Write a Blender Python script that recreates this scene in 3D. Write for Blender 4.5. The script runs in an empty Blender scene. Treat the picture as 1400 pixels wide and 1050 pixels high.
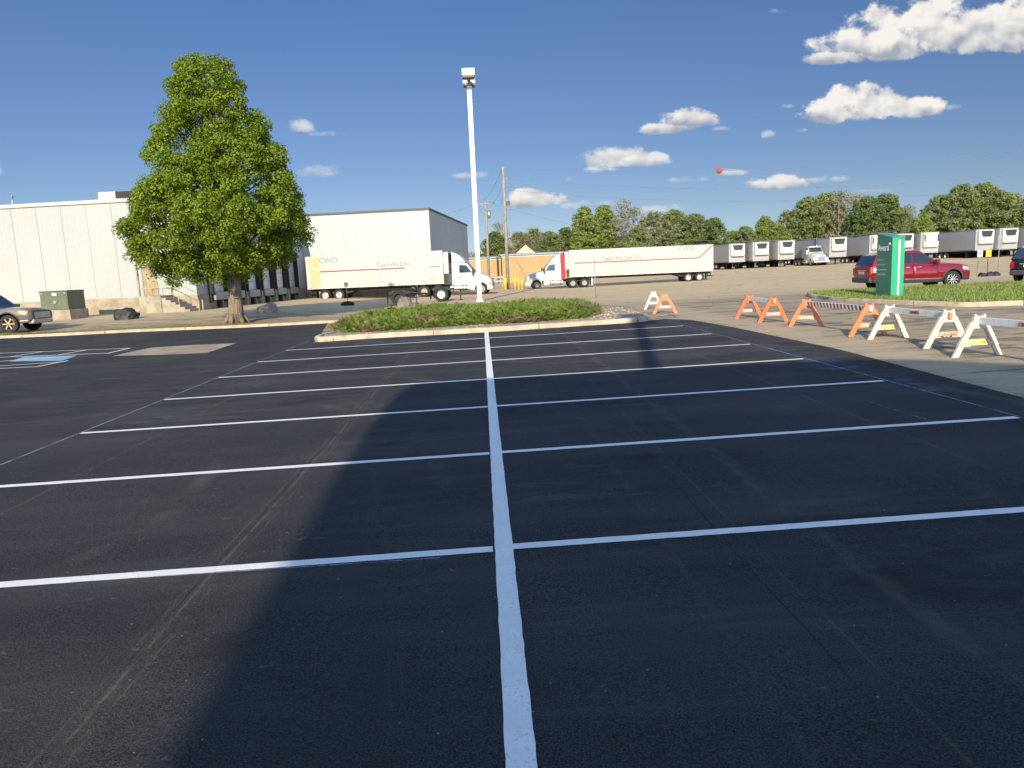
import bpy, bmesh, math, random
from mathutils import Vector, Matrix, noise
R = math.radians
sc = bpy.context.scene
col = sc.collection
PI = math.pi

# ------------------------------------------------------------------ camera
CF, TH, PS, RO, CH = 980.0, .15365, .033586, R(2.5), 1.984
F0 = Vector((math.sin(PS), math.cos(PS), 0)); R0 = Vector((math.cos(PS), -math.sin(PS), 0)); Z0 = Vector((0, 0, 1))
CFW = F0*math.cos(TH) - Z0*math.sin(TH); U0 = F0*math.sin(TH) + Z0*math.cos(TH)
CR = R0*math.cos(RO) - U0*math.sin(RO); CU = U0*math.cos(RO) + R0*math.sin(RO)
CPOS = Vector((0, 0, CH))
cam = bpy.data.cameras.new('camera'); cam.sensor_fit = 'HORIZONTAL'; cam.sensor_width = 36; cam.lens = 36*CF/1400
cam.clip_start = .05; cam.clip_end = 6000
camo = bpy.data.objects.new('camera', cam); col.objects.link(camo)
camo.matrix_world = Matrix(((CR.x, CU.x, -CFW.x, 0), (CR.y, CU.y, -CFW.y, 0), (CR.z, CU.z, -CFW.z, CH), (0, 0, 0, 1)))
sc.camera = camo

def ray(u, v): return CFW + CR*((u-700)/CF) - CU*((v-525)/CF)
def gz(x, y):                                     # the lie of the land
    x = max(-140, min(130, x)); yy = max(-60, min(170, y))
    zx = .01428*x if x > -5 else .01428*(-5 - 3*(1-math.exp((x+5)/3)))
    S = lambda a, b, t: (lambda k: k*k*(3-2*k))(max(0., min(1., (t-a)/(b-a))))
    dip = .46*S(-2, 11, x)*S(31.5, 43, y)*(1-S(90, 110, y)); rise = .30*S(-8, -15, x)*S(33, 51, y)
    return zx + .004*yy - dip + rise
def G(u, v, dz=0):                                # the ground point a sight line meets
    d = ray(u, v); t0 = t = .5
    while t < 900:
        p = CPOS + d*t
        if p.z <= gz(p.x, p.y)+dz: break
        t0 = t; t *= 1.02
    for _ in range(30):
        m = (t0+t)/2; p = CPOS + d*m
        if p.z <= gz(p.x, p.y)+dz: t = m
        else: t0 = m
    return CPOS + d*t
def A(u, v, Y): d = ray(u, v); return CPOS + d*(Y/d.y)
def gp(x, y, dz=0): return Vector((x, y, gz(x, y)+dz))

# ------------------------------------------------------------------ mesh builder
class MB:
    def __init__(s): s.v = []; s.f = []; s.m = []; s.s = []
    def add(s, vs, fs, mat=0, smooth=False, M=None):
        o = len(s.v)
        for p in vs:
            p = Vector(p); s.v.append(M @ p if M else p)
        for f in fs: s.f.append([i+o for i in f]); s.m.append(mat); s.s.append(smooth)
        return s
    def box(s, x0, x1, y0, y1, z0, z1, mat=0, M=None):
        return s.add([(x0,y0,z0),(x1,y0,z0),(x1,y1,z0),(x0,y1,z0),(x0,y0,z1),(x1,y0,z1),(x1,y1,z1),(x0,y1,z1)],
                     [(0,3,2,1),(4,5,6,7),(0,1,5,4),(1,2,6,5),(2,3,7,6),(3,0,4,7)], mat, False, M)
    def quad(s, a, b, c, d, mat=0): return s.add([a,b,c,d], [(0,1,2,3)], mat)
    def prism(s, poly, ax, c0, c1, mat=0, M=None, t0=1, t1=1):
        n = len(poly); mk = {'x': lambda a,b,c: (c,a,b), 'y': lambda a,b,c: (a,c,b), 'z': lambda a,b,c: (a,b,c)}[ax]
        vs = [mk(a*t0 if t0 != 1 else a, b, c0) for a,b in poly] + [mk(a*t1 if t1 != 1 else a, b, c1) for a,b in poly]
        fs = [tuple(range(n-1,-1,-1)), tuple(range(n,2*n))] + [(i,(i+1)%n,n+(i+1)%n,n+i) for i in range(n)]
        return s.add(vs, fs, mat, False, M)
    def tube(s, pts, rad, n=8, mat=0, cap=True, smooth=True, M=None):
        pts = [Vector(p) for p in pts]; vs = []; fs = []
        if not hasattr(rad, '__len__'): rad = [rad]*len(pts)
        up = Vector((0,0,1)); ref = None
        for i, p in enumerate(pts):
            d = (pts[min(i+1,len(pts)-1)] - pts[max(i-1,0)]).normalized()
            if ref is None: ref = d.orthogonal().normalized()
            ref = (ref - d*ref.dot(d)).normalized() if (ref - d*ref.dot(d)).length > 1e-6 else d.orthogonal().normalized()
            b = d.cross(ref)
            for k in range(n):
                a = 2*PI*k/n; vs.append(p + (ref*math.cos(a) + b*math.sin(a))*rad[i])
        for i in range(len(pts)-1):
            for k in range(n): fs.append((i*n+k, i*n+(k+1)%n, (i+1)*n+(k+1)%n, (i+1)*n+k))
        s.add(vs, fs, mat, smooth, M)
        if cap: s.add(vs[:n], [tuple(range(n-1,-1,-1))], mat, False, M); s.add(vs[-n:], [tuple(range(n))], mat, False, M)
        return s
    def lathe(s, prof, n=24, mat=0, M=None, smooth=True):         # (r, h) about local y
        vs = []; fs = []
        for r, h in prof:
            for k in range(n): a = 2*PI*k/n; vs.append((r*math.cos(a), h, r*math.sin(a)))
        for i in range(len(prof)-1):
            for k in range(n): fs.append((i*n+k, i*n+(k+1)%n, (i+1)*n+(k+1)%n, (i+1)*n+k))
        return s.add(vs, fs, mat, smooth, M)
    def build(s, name, mats, parent=None, bevel=0, seg=2, sharp=None, loc=None, rotz=0, clean=True):
        me = bpy.data.meshes.new(name)
        me.from_pydata(s.v, [], s.f)
        for m in (mats if isinstance(mats, (list,tuple)) else [mats]): me.materials.append(m)
        me.polygons.foreach_set('material_index', s.m); me.polygons.foreach_set('use_smooth', s.s)
        if clean:
            bm = bmesh.new(); bm.from_mesh(me); bmesh.ops.remove_doubles(bm, verts=bm.verts, dist=1e-5)
            bmesh.ops.recalc_face_normals(bm, faces=bm.faces); bm.to_mesh(me); bm.free()
        if sharp: 
            me.polygons.foreach_set('use_smooth', [True]*len(me.polygons)); me.set_sharp_from_angle(angle=R(sharp))
        me.update()
        o = bpy.data.objects.new(name, me); col.objects.link(o)
        if parent: o.parent = parent
        if loc is not None: o.location = loc
        o.rotation_euler.z = rotz
        if bevel:
            b = o.modifiers.new('bevel', 'BEVEL'); b.width = bevel; b.segments = seg; b.limit_method = 'ANGLE'; b.angle_limit = R(40)
            b.harden_normals = False
        return o

def tag(o, label=None, cat=None, group=None, kind=None):
    for k, val in (('label', label), ('category', cat), ('group', group), ('kind', kind)):
        if val: o[k] = val
    return o
def thing(name, label, cat, loc=(0,0,0), rotz=0, group=None):
    o = bpy.data.objects.new(name, None); col.objects.link(o); o.empty_display_size = .2
    o.location = loc; o.rotation_euler = (0, 0, rotz)
    return tag(o, label, cat, group)
def kids(o): return [c for c in col.objects if c.parent == o]
def dup(o, parent=None):
    c = o.copy(); col.objects.link(c); c.parent = parent
    for ch in kids(o): dup(ch, c)
    return c
def link_copy(me_obj, parent, loc=(0,0,0), rot=(0,0,0)):
    c = me_obj.copy(); col.objects.link(c); c.parent = parent; c.location = loc; c.rotation_euler = rot
    for ch in kids(me_obj): d = ch.copy(); col.objects.link(d); d.parent = c
    return c
def lettering(txt, size, mat, parent, M, name='lettering', bold=0.0, sx=1.0):
    cu = bpy.data.curves.new(name, 'FONT'); cu.body = txt; cu.size = size; cu.extrude = .002; cu.align_x = 'CENTER'; cu.align_y = 'CENTER'; cu.offset = bold
    t = bpy.data.objects.new('tmp_text', cu); col.objects.link(t)
    dg = bpy.context.evaluated_depsgraph_get(); me = bpy.data.meshes.new_from_object(t.evaluated_get(dg))
    bpy.data.objects.remove(t); bpy.data.curves.remove(cu)
    me.transform(Matrix.Diagonal((sx,1,1,1)))
    me.materials.clear(); me.materials.append(mat); me.name = name
    o = bpy.data.objects.new(name, me); col.objects.link(o); o.parent = parent; o.matrix_local = M
    return o
def frame(origin, xdir, ydir):                    # local frame for lettering: x along the text, y up it
    x = Vector(xdir).normalized(); y = Vector(ydir).normalized(); z = x.cross(y)
    return Matrix(((x.x,y.x,z.x,origin[0]),(x.y,y.y,z.y,origin[1]),(x.z,y.z,z.z,origin[2]),(0,0,0,1)))

# ------------------------------------------------------------------ materials
class NT:
    def __init__(s, m): s.t = m.node_tree; s.n = s.t.nodes; s.l = s.t.links
    def new(s, typ, **kw):
        n = s.n.new(typ)
        for k, v in kw.items():
            if k.startswith('i_'):
                key = k[2:]; key = int(key) if key.isdigit() else key.replace('_', ' ')
                if hasattr(v, 'bl_idname') or isinstance(v, bpy.types.NodeSocket): s.l.new(v, n.inputs[key])
                else: n.inputs[key].default_value = v
            else: setattr(n, k, v)
        return n
    def math(s, op, a, b=None, c=None, clamp=False):
        n = s.n.new('ShaderNodeMath'); n.operation = op; n.use_clamp = clamp
        for i, v in enumerate((a, b, c)):
            if v is None: continue
            if isinstance(v, bpy.types.NodeSocket): s.l.new(v, n.inputs[i])
            else: n.inputs[i].default_value = v
        return n.outputs[0]
    def ramp(s, v, a, b, lo=0., hi=1., smooth=True):
        n = s.n.new('ShaderNodeMapRange'); n.interpolation_type = 'SMOOTHSTEP' if smooth else 'LINEAR'; n.clamp = True
        s.l.new(v, n.inputs[0]); n.inputs[1].default_value = a; n.inputs[2].default_value = b; n.inputs[3].default_value = lo; n.inputs[4].default_value = hi
        return n.outputs[0]
    def mix(s, f, a, b, typ='MIX'):
        n = s.n.new('ShaderNodeMix'); n.data_type = 'RGBA'; n.blend_type = typ
        for i, v in ((0, f), (6, a), (7, b)):
            if isinstance(v, bpy.types.NodeSocket): s.l.new(v, n.inputs[i])
            else: n.inputs[i].default_value = (v if i == 0 else (*v, 1) if len(v) == 3 else v)
        return n.outputs[2]
    def noise(s, vec, scale, detail=4, rough=.55, dist=0., out='Fac'):
        n = s.new('ShaderNodeTexNoise'); s.l.new(vec, n.inputs['Vector']); n.inputs['Scale'].default_value = scale
        n.inputs['Detail'].default_value = detail; n.inputs['Roughness'].default_value = rough; n.inputs['Distortion'].default_value = dist
        return n.outputs[out]
    def mapping(s, vec, scale=(1,1,1), rot=(0,0,0), loc=(0,0,0)):
        n = s.new('ShaderNodeMapping'); s.l.new(vec, n.inputs[0]); n.inputs['Scale'].default_value = scale; n.inputs['Rotation'].default_value = rot; n.inputs['Location'].default_value = loc
        return n.outputs[0]
def newmat(name):
    m = bpy.data.materials.new(name); m.use_nodes = True; nt = NT(m)
    b = nt.n['Principled BSDF']
    return m, nt, b
def pos(nt): return nt.new('ShaderNodeNewGeometry').outputs['Position']
def objc(nt): return nt.new('ShaderNodeTexCoord').outputs['Object']
def bump(nt, b, h, strength=.3, dist=.02):
    n = nt.new('ShaderNodeBump'); n.inputs['Strength'].default_value = strength; n.inputs['Distance'].default_value = dist
    nt.l.new(h, n.inputs['Height']); nt.l.new(n.outputs[0], b.inputs['Normal'])
def pm(name, base, rough=.6, metal=0., var=.12, scale=3., fine=None, bstr=0., bscale=80., coat=0., spec=.5, dirt=None, dirtamt=.3, world=False):
    m, nt, b = newmat(name)
    v = pos(nt) if world else objc(nt)
    n1 = nt.noise(v, scale, 5)
    c = nt.mix(nt.ramp(n1, .3, .7), [x*(1-var) for x in base], [min(1, x*(1+var)) for x in base])
    if dirt: c = nt.mix(nt.math('MULTIPLY', nt.ramp(nt.noise(v, scale*2.3, 6, .65), .5, .72), dirtamt), c, dirt)
    nt.l.new(c, b.inputs['Base Color']); b.inputs['Roughness'].default_value = rough; b.inputs['Metallic'].default_value = metal
    b.inputs['Specular IOR Level'].default_value = spec
    if coat: b.inputs['Coat Weight'].default_value = coat; b.inputs['Coat Roughness'].default_value = .04
    if bstr: bump(nt, b, nt.noise(v, bscale, 4), bstr)
    return m

def m_asphalt():
    m, nt, b = newmat('fresh_asphalt'); p = pos(nt)
    sx = nt.new('ShaderNodeSeparateXYZ'); nt.l.new(p, sx.inputs[0]); X, Y = sx.outputs[0], sx.outputs[1]
    fine = nt.noise(p, 95, 4, .75); grit = nt.noise(p, 30, 6, .75)
    big = nt.noise(p, .35, 4, .6)
    c = nt.mix(nt.ramp(fine, .34, .68), (.011,.011,.013), (.110,.106,.108))
    c = nt.mix(nt.ramp(big, .35, .7), nt.mix(.5, c, (.036,.036,.041)), c)
    # broad tonal bands left by the sealing passes
    band = nt.noise(nt.mapping(p, (.16, .7, 1), (0,0,R(3))), 1.2, 5, .6, .3)
    c = nt.mix(nt.math('MULTIPLY', nt.ramp(band, .42, .66), .40), c, (.092,.087,.087))
    dk = nt.noise(nt.mapping(p, (.5, .9, 1)), .9, 6, .66, .8)
    c = nt.mix(nt.math('MULTIPLY', nt.ramp(dk, .56, .70), .5), c, (.020,.020,.023))
    # dusty smears dragged by the roller and by tyres, mostly across the bays
    st = nt.noise(nt.mapping(p, (.35, 2.2, 1), (0,0,R(-9))), 1.1, 6, .68, .6)
    sm = nt.math('MULTIPLY', nt.ramp(st, .50, .74), nt.ramp(nt.noise(p, .22, 3), .34, .6))
    sm = nt.math('MULTIPLY', sm, nt.ramp(grit, .3, .66))
    c = nt.mix(nt.math('MULTIPLY', sm, .55), c, (.19,.165,.135))
    st2 = nt.noise(nt.mapping(p, (1.6, .22, 1), (0,0,R(4))), 1.3, 6, .7, .4)
    sm2 = nt.math('MULTIPLY', nt.ramp(st2, .54, .78), nt.ramp(grit, .35, .7))
    c = nt.mix(nt.math('MULTIPLY', sm2, .40), c, (.16,.14,.115))
    # small scuffs, each a short pale dash or ring
    sc1 = nt.noise(nt.mapping(p, (2.6, 8.5, 1), (0,0,R(24))), 1.3, 4, .6, 1.4)
    c = nt.mix(nt.math('MULTIPLY', nt.math('MULTIPLY', nt.ramp(sc1, .665, .73), nt.ramp(grit, .38, .62)), .6), c, (.25,.22,.18))
    # construction joints along the bays with pale dust in them
    wob = nt.math('ADD', nt.math('MULTIPLY', nt.math('SUBTRACT', nt.noise(p, .5, 3, .5), .5), .10), nt.math('MULTIPLY', nt.math('SUBTRACT', nt.noise(p, 9, 4, .7), .5), .022))
    Xw = nt.math('ADD', X, wob)
    for x0, w, k in ((-1.98, .018, .40), (-2.06, .012, .3), (-1.90, .010, .25), (1.78, .016, .20), (2.3, .12, .20), (1.2, .05, .10), (-2.0, .24, .09), (-4.6, .05, .22), (4.4, .06, .2)):
        d = nt.math('ABSOLUTE', nt.math('SUBTRACT', Xw, x0))
        ln = nt.math('MULTIPLY', nt.ramp(d, 0, w, 1, 0), nt.ramp(nt.noise(nt.mapping(p, (4,1.3,1), (0,0,0), (x0*3,0,0)), 1.9, 6, .74), .40, .60))
        c = nt.mix(nt.math('MULTIPLY', nt.math('MULTIPLY', ln, k), nt.ramp(grit, .25, .6, .5, 1)), c, (.27,.23,.165))
    for x0 in (1.62, -2.02):
        d = nt.math('ABSOLUTE', nt.math('SUBTRACT', Xw, x0))
        c = nt.mix(nt.math('MULTIPLY', nt.ramp(d, .003, .010, .55, 0), nt.ramp(nt.noise(p, 1.4, 4, .7), .4, .6)), c, (.012,.012,.013))
    # long curved scuffs left by turning wheels
    wv = nt.new('ShaderNodeTexWave'); wv.wave_type = 'RINGS'; wv.rings_direction = 'Z'; nt.l.new(nt.mapping(p, (1,1,0), (0,0,0), (9,-6,0)), wv.inputs['Vector'])
    wv.inputs['Scale'].default_value = .13; wv.inputs['Distortion'].default_value = 3; wv.inputs['Detail'].default_value = 4
    sc_ = nt.math('MULTIPLY', nt.ramp(wv.outputs['Fac'], .965, 1), nt.ramp(nt.noise(p, .5, 5, .65), .5, .68))
    c = nt.mix(nt.math('MULTIPLY', sc_, .30), c, (.18,.16,.13))
    # loose chips of pale stone
    for vs, lim, thr in ((7., .055, .86), (16., .10, .955)):
        vo = nt.new('ShaderNodeTexVoronoi'); nt.l.new(nt.mapping(p, (1,1.6,1), (0,0,vs)), vo.inputs['Vector']); vo.inputs['Scale'].default_value = vs; vo.inputs['Randomness'].default_value = 1
        wn = nt.new('ShaderNodeTexWhiteNoise'); nt.l.new(vo.outputs['Color'], wn.inputs['Vector'])
        speck = nt.math('MULTIPLY', nt.ramp(vo.outputs['Distance'], lim*.6, lim, 1, 0), nt.math('GREATER_THAN', wn.outputs[0], thr))
        c = nt.mix(nt.math('MULTIPLY', speck, .85), c, (.50,.46,.40))
    nt.l.new(c, b.inputs['Base Color'])
    nt.l.new(nt.ramp(grit, .2, .8, .75, .95), b.inputs['Roughness']); b.inputs['Specular IOR Level'].default_value = .10
    h = nt.math('ADD', nt.math('MULTIPLY', fine, .6), nt.math('MULTIPLY', grit, .9))
    bump(nt, b, h, .95, .016)
    return m
def m_oldlot():
    m, nt, b = newmat('old_lot_surface'); p = pos(nt)
    sx = nt.new('ShaderNodeSeparateXYZ'); nt.l.new(p, sx.inputs[0]); X, Y = sx.outputs[0], sx.outputs[1]
    fine = nt.noise(p, 60, 4, .7); mid = nt.noise(p, 1.2, 6, .65); big = nt.noise(p, .10, 5, .6)
    c = nt.mix(nt.ramp(fine, .3, .7), (.50,.38,.22), (.66,.51,.31))
    c = nt.mix(nt.ramp(mid, .35, .7, 0, .4), c, (.42,.33,.21))
    # old tarmac and tyre darkened lanes, drawn out along the driving direction
    lane = nt.noise(nt.mapping(p, (.10, .85, 1), (0,0,R(-3))), 1., 6, .62, .4)
    c = nt.mix(nt.math('MULTIPLY', nt.ramp(lane, .54, .70), .6), c, (.22,.175,.12))
    near = nt.ramp(Y, 34, 52, 1, 0)                       # the worn drive between the new bays and the truck lot is greyer
    c = nt.mix(nt.math('MULTIPLY', near, .55), c, (.27,.222,.16))
    lane2 = nt.noise(nt.mapping(p, (.42, 1.5, 1), (0,0,R(10))), 1.1, 7, .7, .9)
    c = nt.mix(nt.math('MULTIPLY', nt.math('MULTIPLY', nt.ramp(lane2, .47, .60), near), .75), c, (.095,.088,.080))
    tan = nt.math('MULTIPLY', nt.ramp(nt.math('ABSOLUTE', nt.math('SUBTRACT', nt.math('ADD', X, nt.math('MULTIPLY', mid, 1.6)), 8.4)), .2, 1.2, .75, 0), near)
    c = nt.mix(tan, c, nt.mix(nt.ramp(fine, .3, .7), (.40,.31,.20), (.56,.44,.29)))
    vo = nt.new('ShaderNodeTexVoronoi'); vo.feature = 'DISTANCE_TO_EDGE'; nt.l.new(nt.mapping(p, (.22,.35,1)), vo.inputs['Vector']); vo.inputs['Scale'].default_value = 1.
    crk = nt.math('MULTIPLY', nt.ramp(vo.outputs['Distance'], .004, .016, 1, 0), nt.ramp(nt.noise(p, .5, 3), .48, .6))
    c = nt.mix(nt.math('MULTIPLY', crk, .6), c, (.05,.045,.04))
    c = nt.mix(nt.math('MULTIPLY', nt.ramp(nt.noise(p, .55, 4, .6, 1.2), .66, .74), .75), c, (.04,.036,.033))   # oil and tar stains
    nt.l.new(c, b.inputs['Base Color']); b.inputs['Roughness'].default_value = .88; b.inputs['Specular IOR Level'].default_value = .25
    bump(nt, b, nt.math('ADD', fine, mid), .35, .02)
    return m
def m_paint(name, base, wear=.25, asphalt=(.03,.03,.03)):
    m, nt, b = newmat(name); p = pos(nt)
    n = nt.noise(p, 55, 6, .75); n2 = nt.noise(p, 5, 5, .6)
    c = nt.mix(nt.ramp(n2, .3, .7), [x*.92 for x in base], base)
    k = nt.math('MULTIPLY', nt.ramp(n, .54, .66), nt.ramp(n2, .38, .68, .12, 1))
    c = nt.mix(nt.math('MULTIPLY', k, wear), c, asphalt)
    nt.l.new(c, b.inputs['Base Color']); b.inputs['Roughness'].default_value = .65
    bump(nt, b, nt.noise(p, 110, 4, .7), .45, .01)
    return m
def m_siding(name, base, pitch=.3, seam=1.2, bstr=.6, dark=.2, stain=(.45,.42,.35)):
    m, nt, b = newmat(name); p = objc(nt)
    sx = nt.new('ShaderNodeSeparateXYZ'); nt.l.new(p, sx.inputs[0])
    h = nt.math('ADD', sx.outputs[0], sx.outputs[1])
    ph = nt.math('FRACT', nt.math('DIVIDE', h, pitch))
    rib = nt.math('MULTIPLY', nt.ramp(ph, .0, .12), nt.ramp(ph, .38, .5, 1, 0))
    ps = nt.math('ABSOLUTE', nt.math('SUBTRACT', nt.math('FRACT', nt.math('DIVIDE', h, seam)), .5))
    sm = nt.ramp(ps, .5-.018/seam, .5-.006/seam)
    c = nt.mix(nt.ramp(nt.noise(p, .25, 4), .35, .65), [x*.95 for x in base], base)
    cell = nt.math('FLOOR', nt.math('ADD', nt.math('DIVIDE', h, seam), .5))
    wn = nt.new('ShaderNodeTexWhiteNoise'); wn.noise_dimensions = '1D'; nt.l.new(cell, wn.inputs['W'])
    c = nt.mix(nt.math('MULTIPLY', wn.outputs[0], .10), c, [x*.6 for x in base])
    c = nt.mix(nt.math('MULTIPLY', nt.math('SUBTRACT', 1, rib), dark*.5), c, [x*.55 for x in base])
    c = nt.mix(nt.math('MULTIPLY', sm, .55), c, (.12,.12,.11))
    run = nt.noise(nt.mapping(p, (3,3,.12)), 1.2, 5, .65)
    c = nt.mix(nt.math('MULTIPLY', nt.ramp(run, .54, .75), .22), c, stain)
    nt.l.new(c, b.inputs['Base Color']); b.inputs['Roughness'].default_value = .55
    bump(nt, b, nt.math('SUBTRACT', rib, nt.math('MULTIPLY', sm, 1.)), bstr, .03)
    return m
def m_leaf(name, c0, c1, c2, transl=.35, rough=.5, scale=.9):
    m, nt, b = newmat(name); p = pos(nt)
    g = nt.new('ShaderNodeNewGeometry'); rpi = g.outputs['Random Per Island']
    c = nt.mix(rpi, c0, c1)
    c = nt.mix(nt.ramp(nt.noise(p, scale, 3), .42, .68, 0, .8), c, c2)
    nt.l.new(c, b.inputs['Base Color']); b.inputs['Roughness'].default_value = rough; b.inputs['Specular IOR Level'].default_value = .35
    t = nt.new('ShaderNodeBsdfTranslucent'); nt.l.new(nt.mix(.5, c, (.22,.30,.02), 'MIX'), t.inputs[0])
    mx = nt.new('ShaderNodeMixShader'); mx.inputs[0].default_value = transl
    nt.l.new(b.outputs[0], mx.inputs[1]); nt.l.new(t.outputs[0], mx.inputs[2]); nt.l.new(mx.outputs[0], nt.n['Material Output'].inputs[0])
    return m
def m_bark(name, a, b_, scale=3.):
    m, nt, b = newmat(name); p = objc(nt)
    n = nt.noise(nt.mapping(p, (4,4,.7)), scale, 6, .7); n2 = nt.noise(p, 1.1, 4)
    c = nt.mix(nt.ramp(n, .35, .65), a, b_); c = nt.mix(nt.ramp(n2, .45, .7, 0, .5), c, [x*.5 for x in a])
    nt.l.new(c, b.inputs['Base Color']); b.inputs['Roughness'].default_value = .9
    bump(nt, b, n, .9, .05); return m
def m_glass(name, tint=(.02,.03,.035), rough=.05):
    m, nt, b = newmat(name)
    c = nt.mix(nt.noise(objc(nt), 1.5, 2), tint, [x*1.7 for x in tint])
    nt.l.new(c, b.inputs['Base Color']); b.inputs['Roughness'].default_value = rough; b.inputs['Specular IOR Level'].default_value = .9
    b.inputs['Coat Weight'].default_value = .5; return m
def m_trailer(name, base, dirt=.25):
    m, nt, b = newmat(name); p = objc(nt)
    sx = nt.new('ShaderNodeSeparateXYZ'); nt.l.new(p, sx.inputs[0])
    ps = nt.math('ABSOLUTE', nt.math('SUBTRACT', nt.math('FRACT', nt.math('DIVIDE', sx.outputs[0], 1.22)), .5))
    sm = nt.ramp(ps, .489, .496)
    c = nt.mix(nt.ramp(nt.noise(p, .6, 4), .35, .65), [x*.94 for x in base], base)
    c = nt.mix(nt.math('MULTIPLY', sm, .28), c, (.25,.25,.25))
    run = nt.noise(nt.mapping(p, (2.5,2.5,.2)), 1.4, 6, .68)
    low = nt.ramp(sx.outputs[2], 1.1, 3.2, 1, .25)
    c = nt.mix(nt.math('MULTIPLY', nt.math('MULTIPLY', nt.ramp(run, .47, .75), low), dirt), c, (.36,.30,.22))
    oi = nt.new('ShaderNodeObjectInfo').outputs['Random']
    c = nt.mix(nt.math('MULTIPLY', oi, .35), c, (.40,.39,.36))
    nt.l.new(c, b.inputs['Base Color']); b.inputs['Roughness'].default_value = .38
    bump(nt, b, nt.math('SUBTRACT', nt.noise(p, .8, 2), sm), .12, .02); return m

M = {}
M['asphalt'] = m_asphalt(); M['oldlot'] = m_oldlot()
M['white_line'] = m_paint('white_line_paint', (.88,.87,.83), .55); M['blue_paint'] = m_paint('blue_bay_paint', (.24,.45,.60), .6)
M['yellow_line'] = m_paint('yellow_line_paint', (.55,.34,.04), .75, (.25,.2,.14))
M['curb'] = pm('curb_concrete', (.50,.42,.30), .85, 0, .2, 2.2, bstr=.5, bscale=40, dirt=(.22,.17,.11), dirtamt=.45, world=True)
M['concrete'] = pm('concrete', (.36,.32,.25), .88, 0, .2, 1.5, bstr=.4, bscale=30, dirt=(.16,.13,.10), dirtamt=.5, world=True)
M['patch'] = pm('concrete_patch', (.36,.29,.20), .9, 0, .25, 1.2, bstr=.5, bscale=50, dirt=(.16,.13,.10), dirtamt=.5, world=True)
M['plinth'] = pm('plinth_concrete', (.36,.31,.23), .9, 0, .18, 1.1, bstr=.3, bscale=14, dirt=(.16,.12,.08), dirtamt=.55)
M['yard'] = pm('yard_surface', (.27,.225,.17), .9, 0, .25, .6, bstr=.4, bscale=30, dirt=(.12,.10,.08), dirtamt=.5, world=True)
M['soil'] = pm('mulch_soil', (.13,.085,.055), .95, 0, .35, 6, bstr=.8, bscale=40, world=True)
M['gravel'] = pm('pale_gravel', (.36,.29,.20), .9, 0, .4, 9, bstr=.9, bscale=45, world=True)
M['stone'] = pm('gravel_stone', (.42,.35,.26), .85, 0, .35, 3, world=True)
M['siding'] = m_siding('ribbed_siding', (.505,.525,.515), .305, 1.8, 1., .6)
M['panel'] = m_siding('wide_panel_siding', (.475,.505,.505), .15, 1.22, .25, .16, (.5,.5,.46))
M['tan_siding'] = m_siding('tan_siding', (.44,.31,.14), .25, 6., .7, .3)
M['trim_white'] = pm('trim_white', (.495,.51,.49), .45); M['trim_dark'] = pm('trim_dark', (.06,.065,.075), .5)
M['roof_grey'] = pm('roof_membrane', (.45,.45,.44), .8)
M['door_tan'] = pm('door_tan', (.33,.27,.17), .5); M['dock_white'] = pm('dock_door_panel', (.68,.68,.66), .5)
M['rubber'] = pm('black_rubber', (.018,.018,.019), .8, bstr=.3, bscale=20, dirt=(.08,.07,.06), dirtamt=.5)
M['black'] = pm('black_paint', (.015,.015,.016), .5); M['chassis'] = pm('chassis_black', (.028,.026,.025), .65, dirt=(.12,.09,.06), dirtamt=.5)
M['steel'] = pm('galvanised_steel', (.48,.49,.50), .4, .8); M['grey'] = pm('grey_metal', (.30,.31,.32), .5, .2)
M['alu'] = pm('polished_alloy', (.75,.75,.74), .28, .85, dirt=(.3,.25,.2), dirtamt=.3); M['chrome'] = pm('chrome', (.8,.8,.8), .12, 1.)
M['yellow'] = pm('yellow_paint', (.75,.50,.03), .5, dirt=(.3,.2,.05)); M['rail_yellow'] = pm('rail_yellow', (.62,.47,.15), .5)
M['green_box'] = pm('transformer_green', (.125,.145,.095), .55, dirt=(.2,.2,.15), dirtamt=.25)
M['wood'] = m_bark('weathered_pole_wood', (.27,.22,.16), (.40,.34,.26), 2)
M['wire'] = pm('wire_grey', (.16,.17,.19), .6); M['red_ball'] = pm('marker_red', (.62,.06,.02), .45)
M['pole_white'] = pm('pole_white', (.72,.72,.70), .4, var=.04, dirt=(.55,.5,.42), dirtamt=.2)
M['lens'] = m_glass('lamp_lens', (.10,.10,.11), .25)
M['sign_dark'] = pm('sign_dark_green', (.05,.20,.14), .4, var=.05); M['sign_bright'] = pm('sign_bright_green', (.025,.38,.185), .4, var=.04)  # dark side and bright front: shade and sun put into the green
M['sign_top'] = pm('sign_cap_green', (.07,.30,.26), .35, var=.04); M['sign_white'] = pm('sign_white', (.82,.82,.80), .5, var=.03); M['sign_grey'] = pm('sign_pale_text', (.30,.42,.36), .5, var=.03)
M['barr_orange'] = pm('barricade_orange', (.72,.16,.055), .5, var=.1, scale=5, dirt=(.42,.2,.12), dirtamt=.4)
M['barr_orange2'] = pm('faded_orange', (.70,.225,.09), .55, var=.12, scale=5, dirt=(.5,.3,.2), dirtamt=.4)
M['barr_white'] = pm('barricade_white', (.60,.57,.49), .5, var=.06, scale=5, dirt=(.5,.44,.34), dirtamt=.35)
M['rail_white'] = pm('rail_white', (.72,.72,.70), .5, var=.08, scale=4, dirt=(.45,.42,.36), dirtamt=.4)
M['stripe_dark'] = pm('stripe_dark_red', (.27,.05,.045), .5); M['sticker'] = pm('orange_sticker', (.62,.22,.09), .4)
M['txt_yellow'] = pm('yellow_lettering', (.75,.48,.05), .5); M['txt_white'] = pm('white_lettering', (.82,.72,.66), .5); M['txt_dark'] = pm('dark_lettering', (.14,.07,.06), .5); M['txt_orange'] = pm('orange_lettering', (.75,.20,.05), .5)
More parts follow.
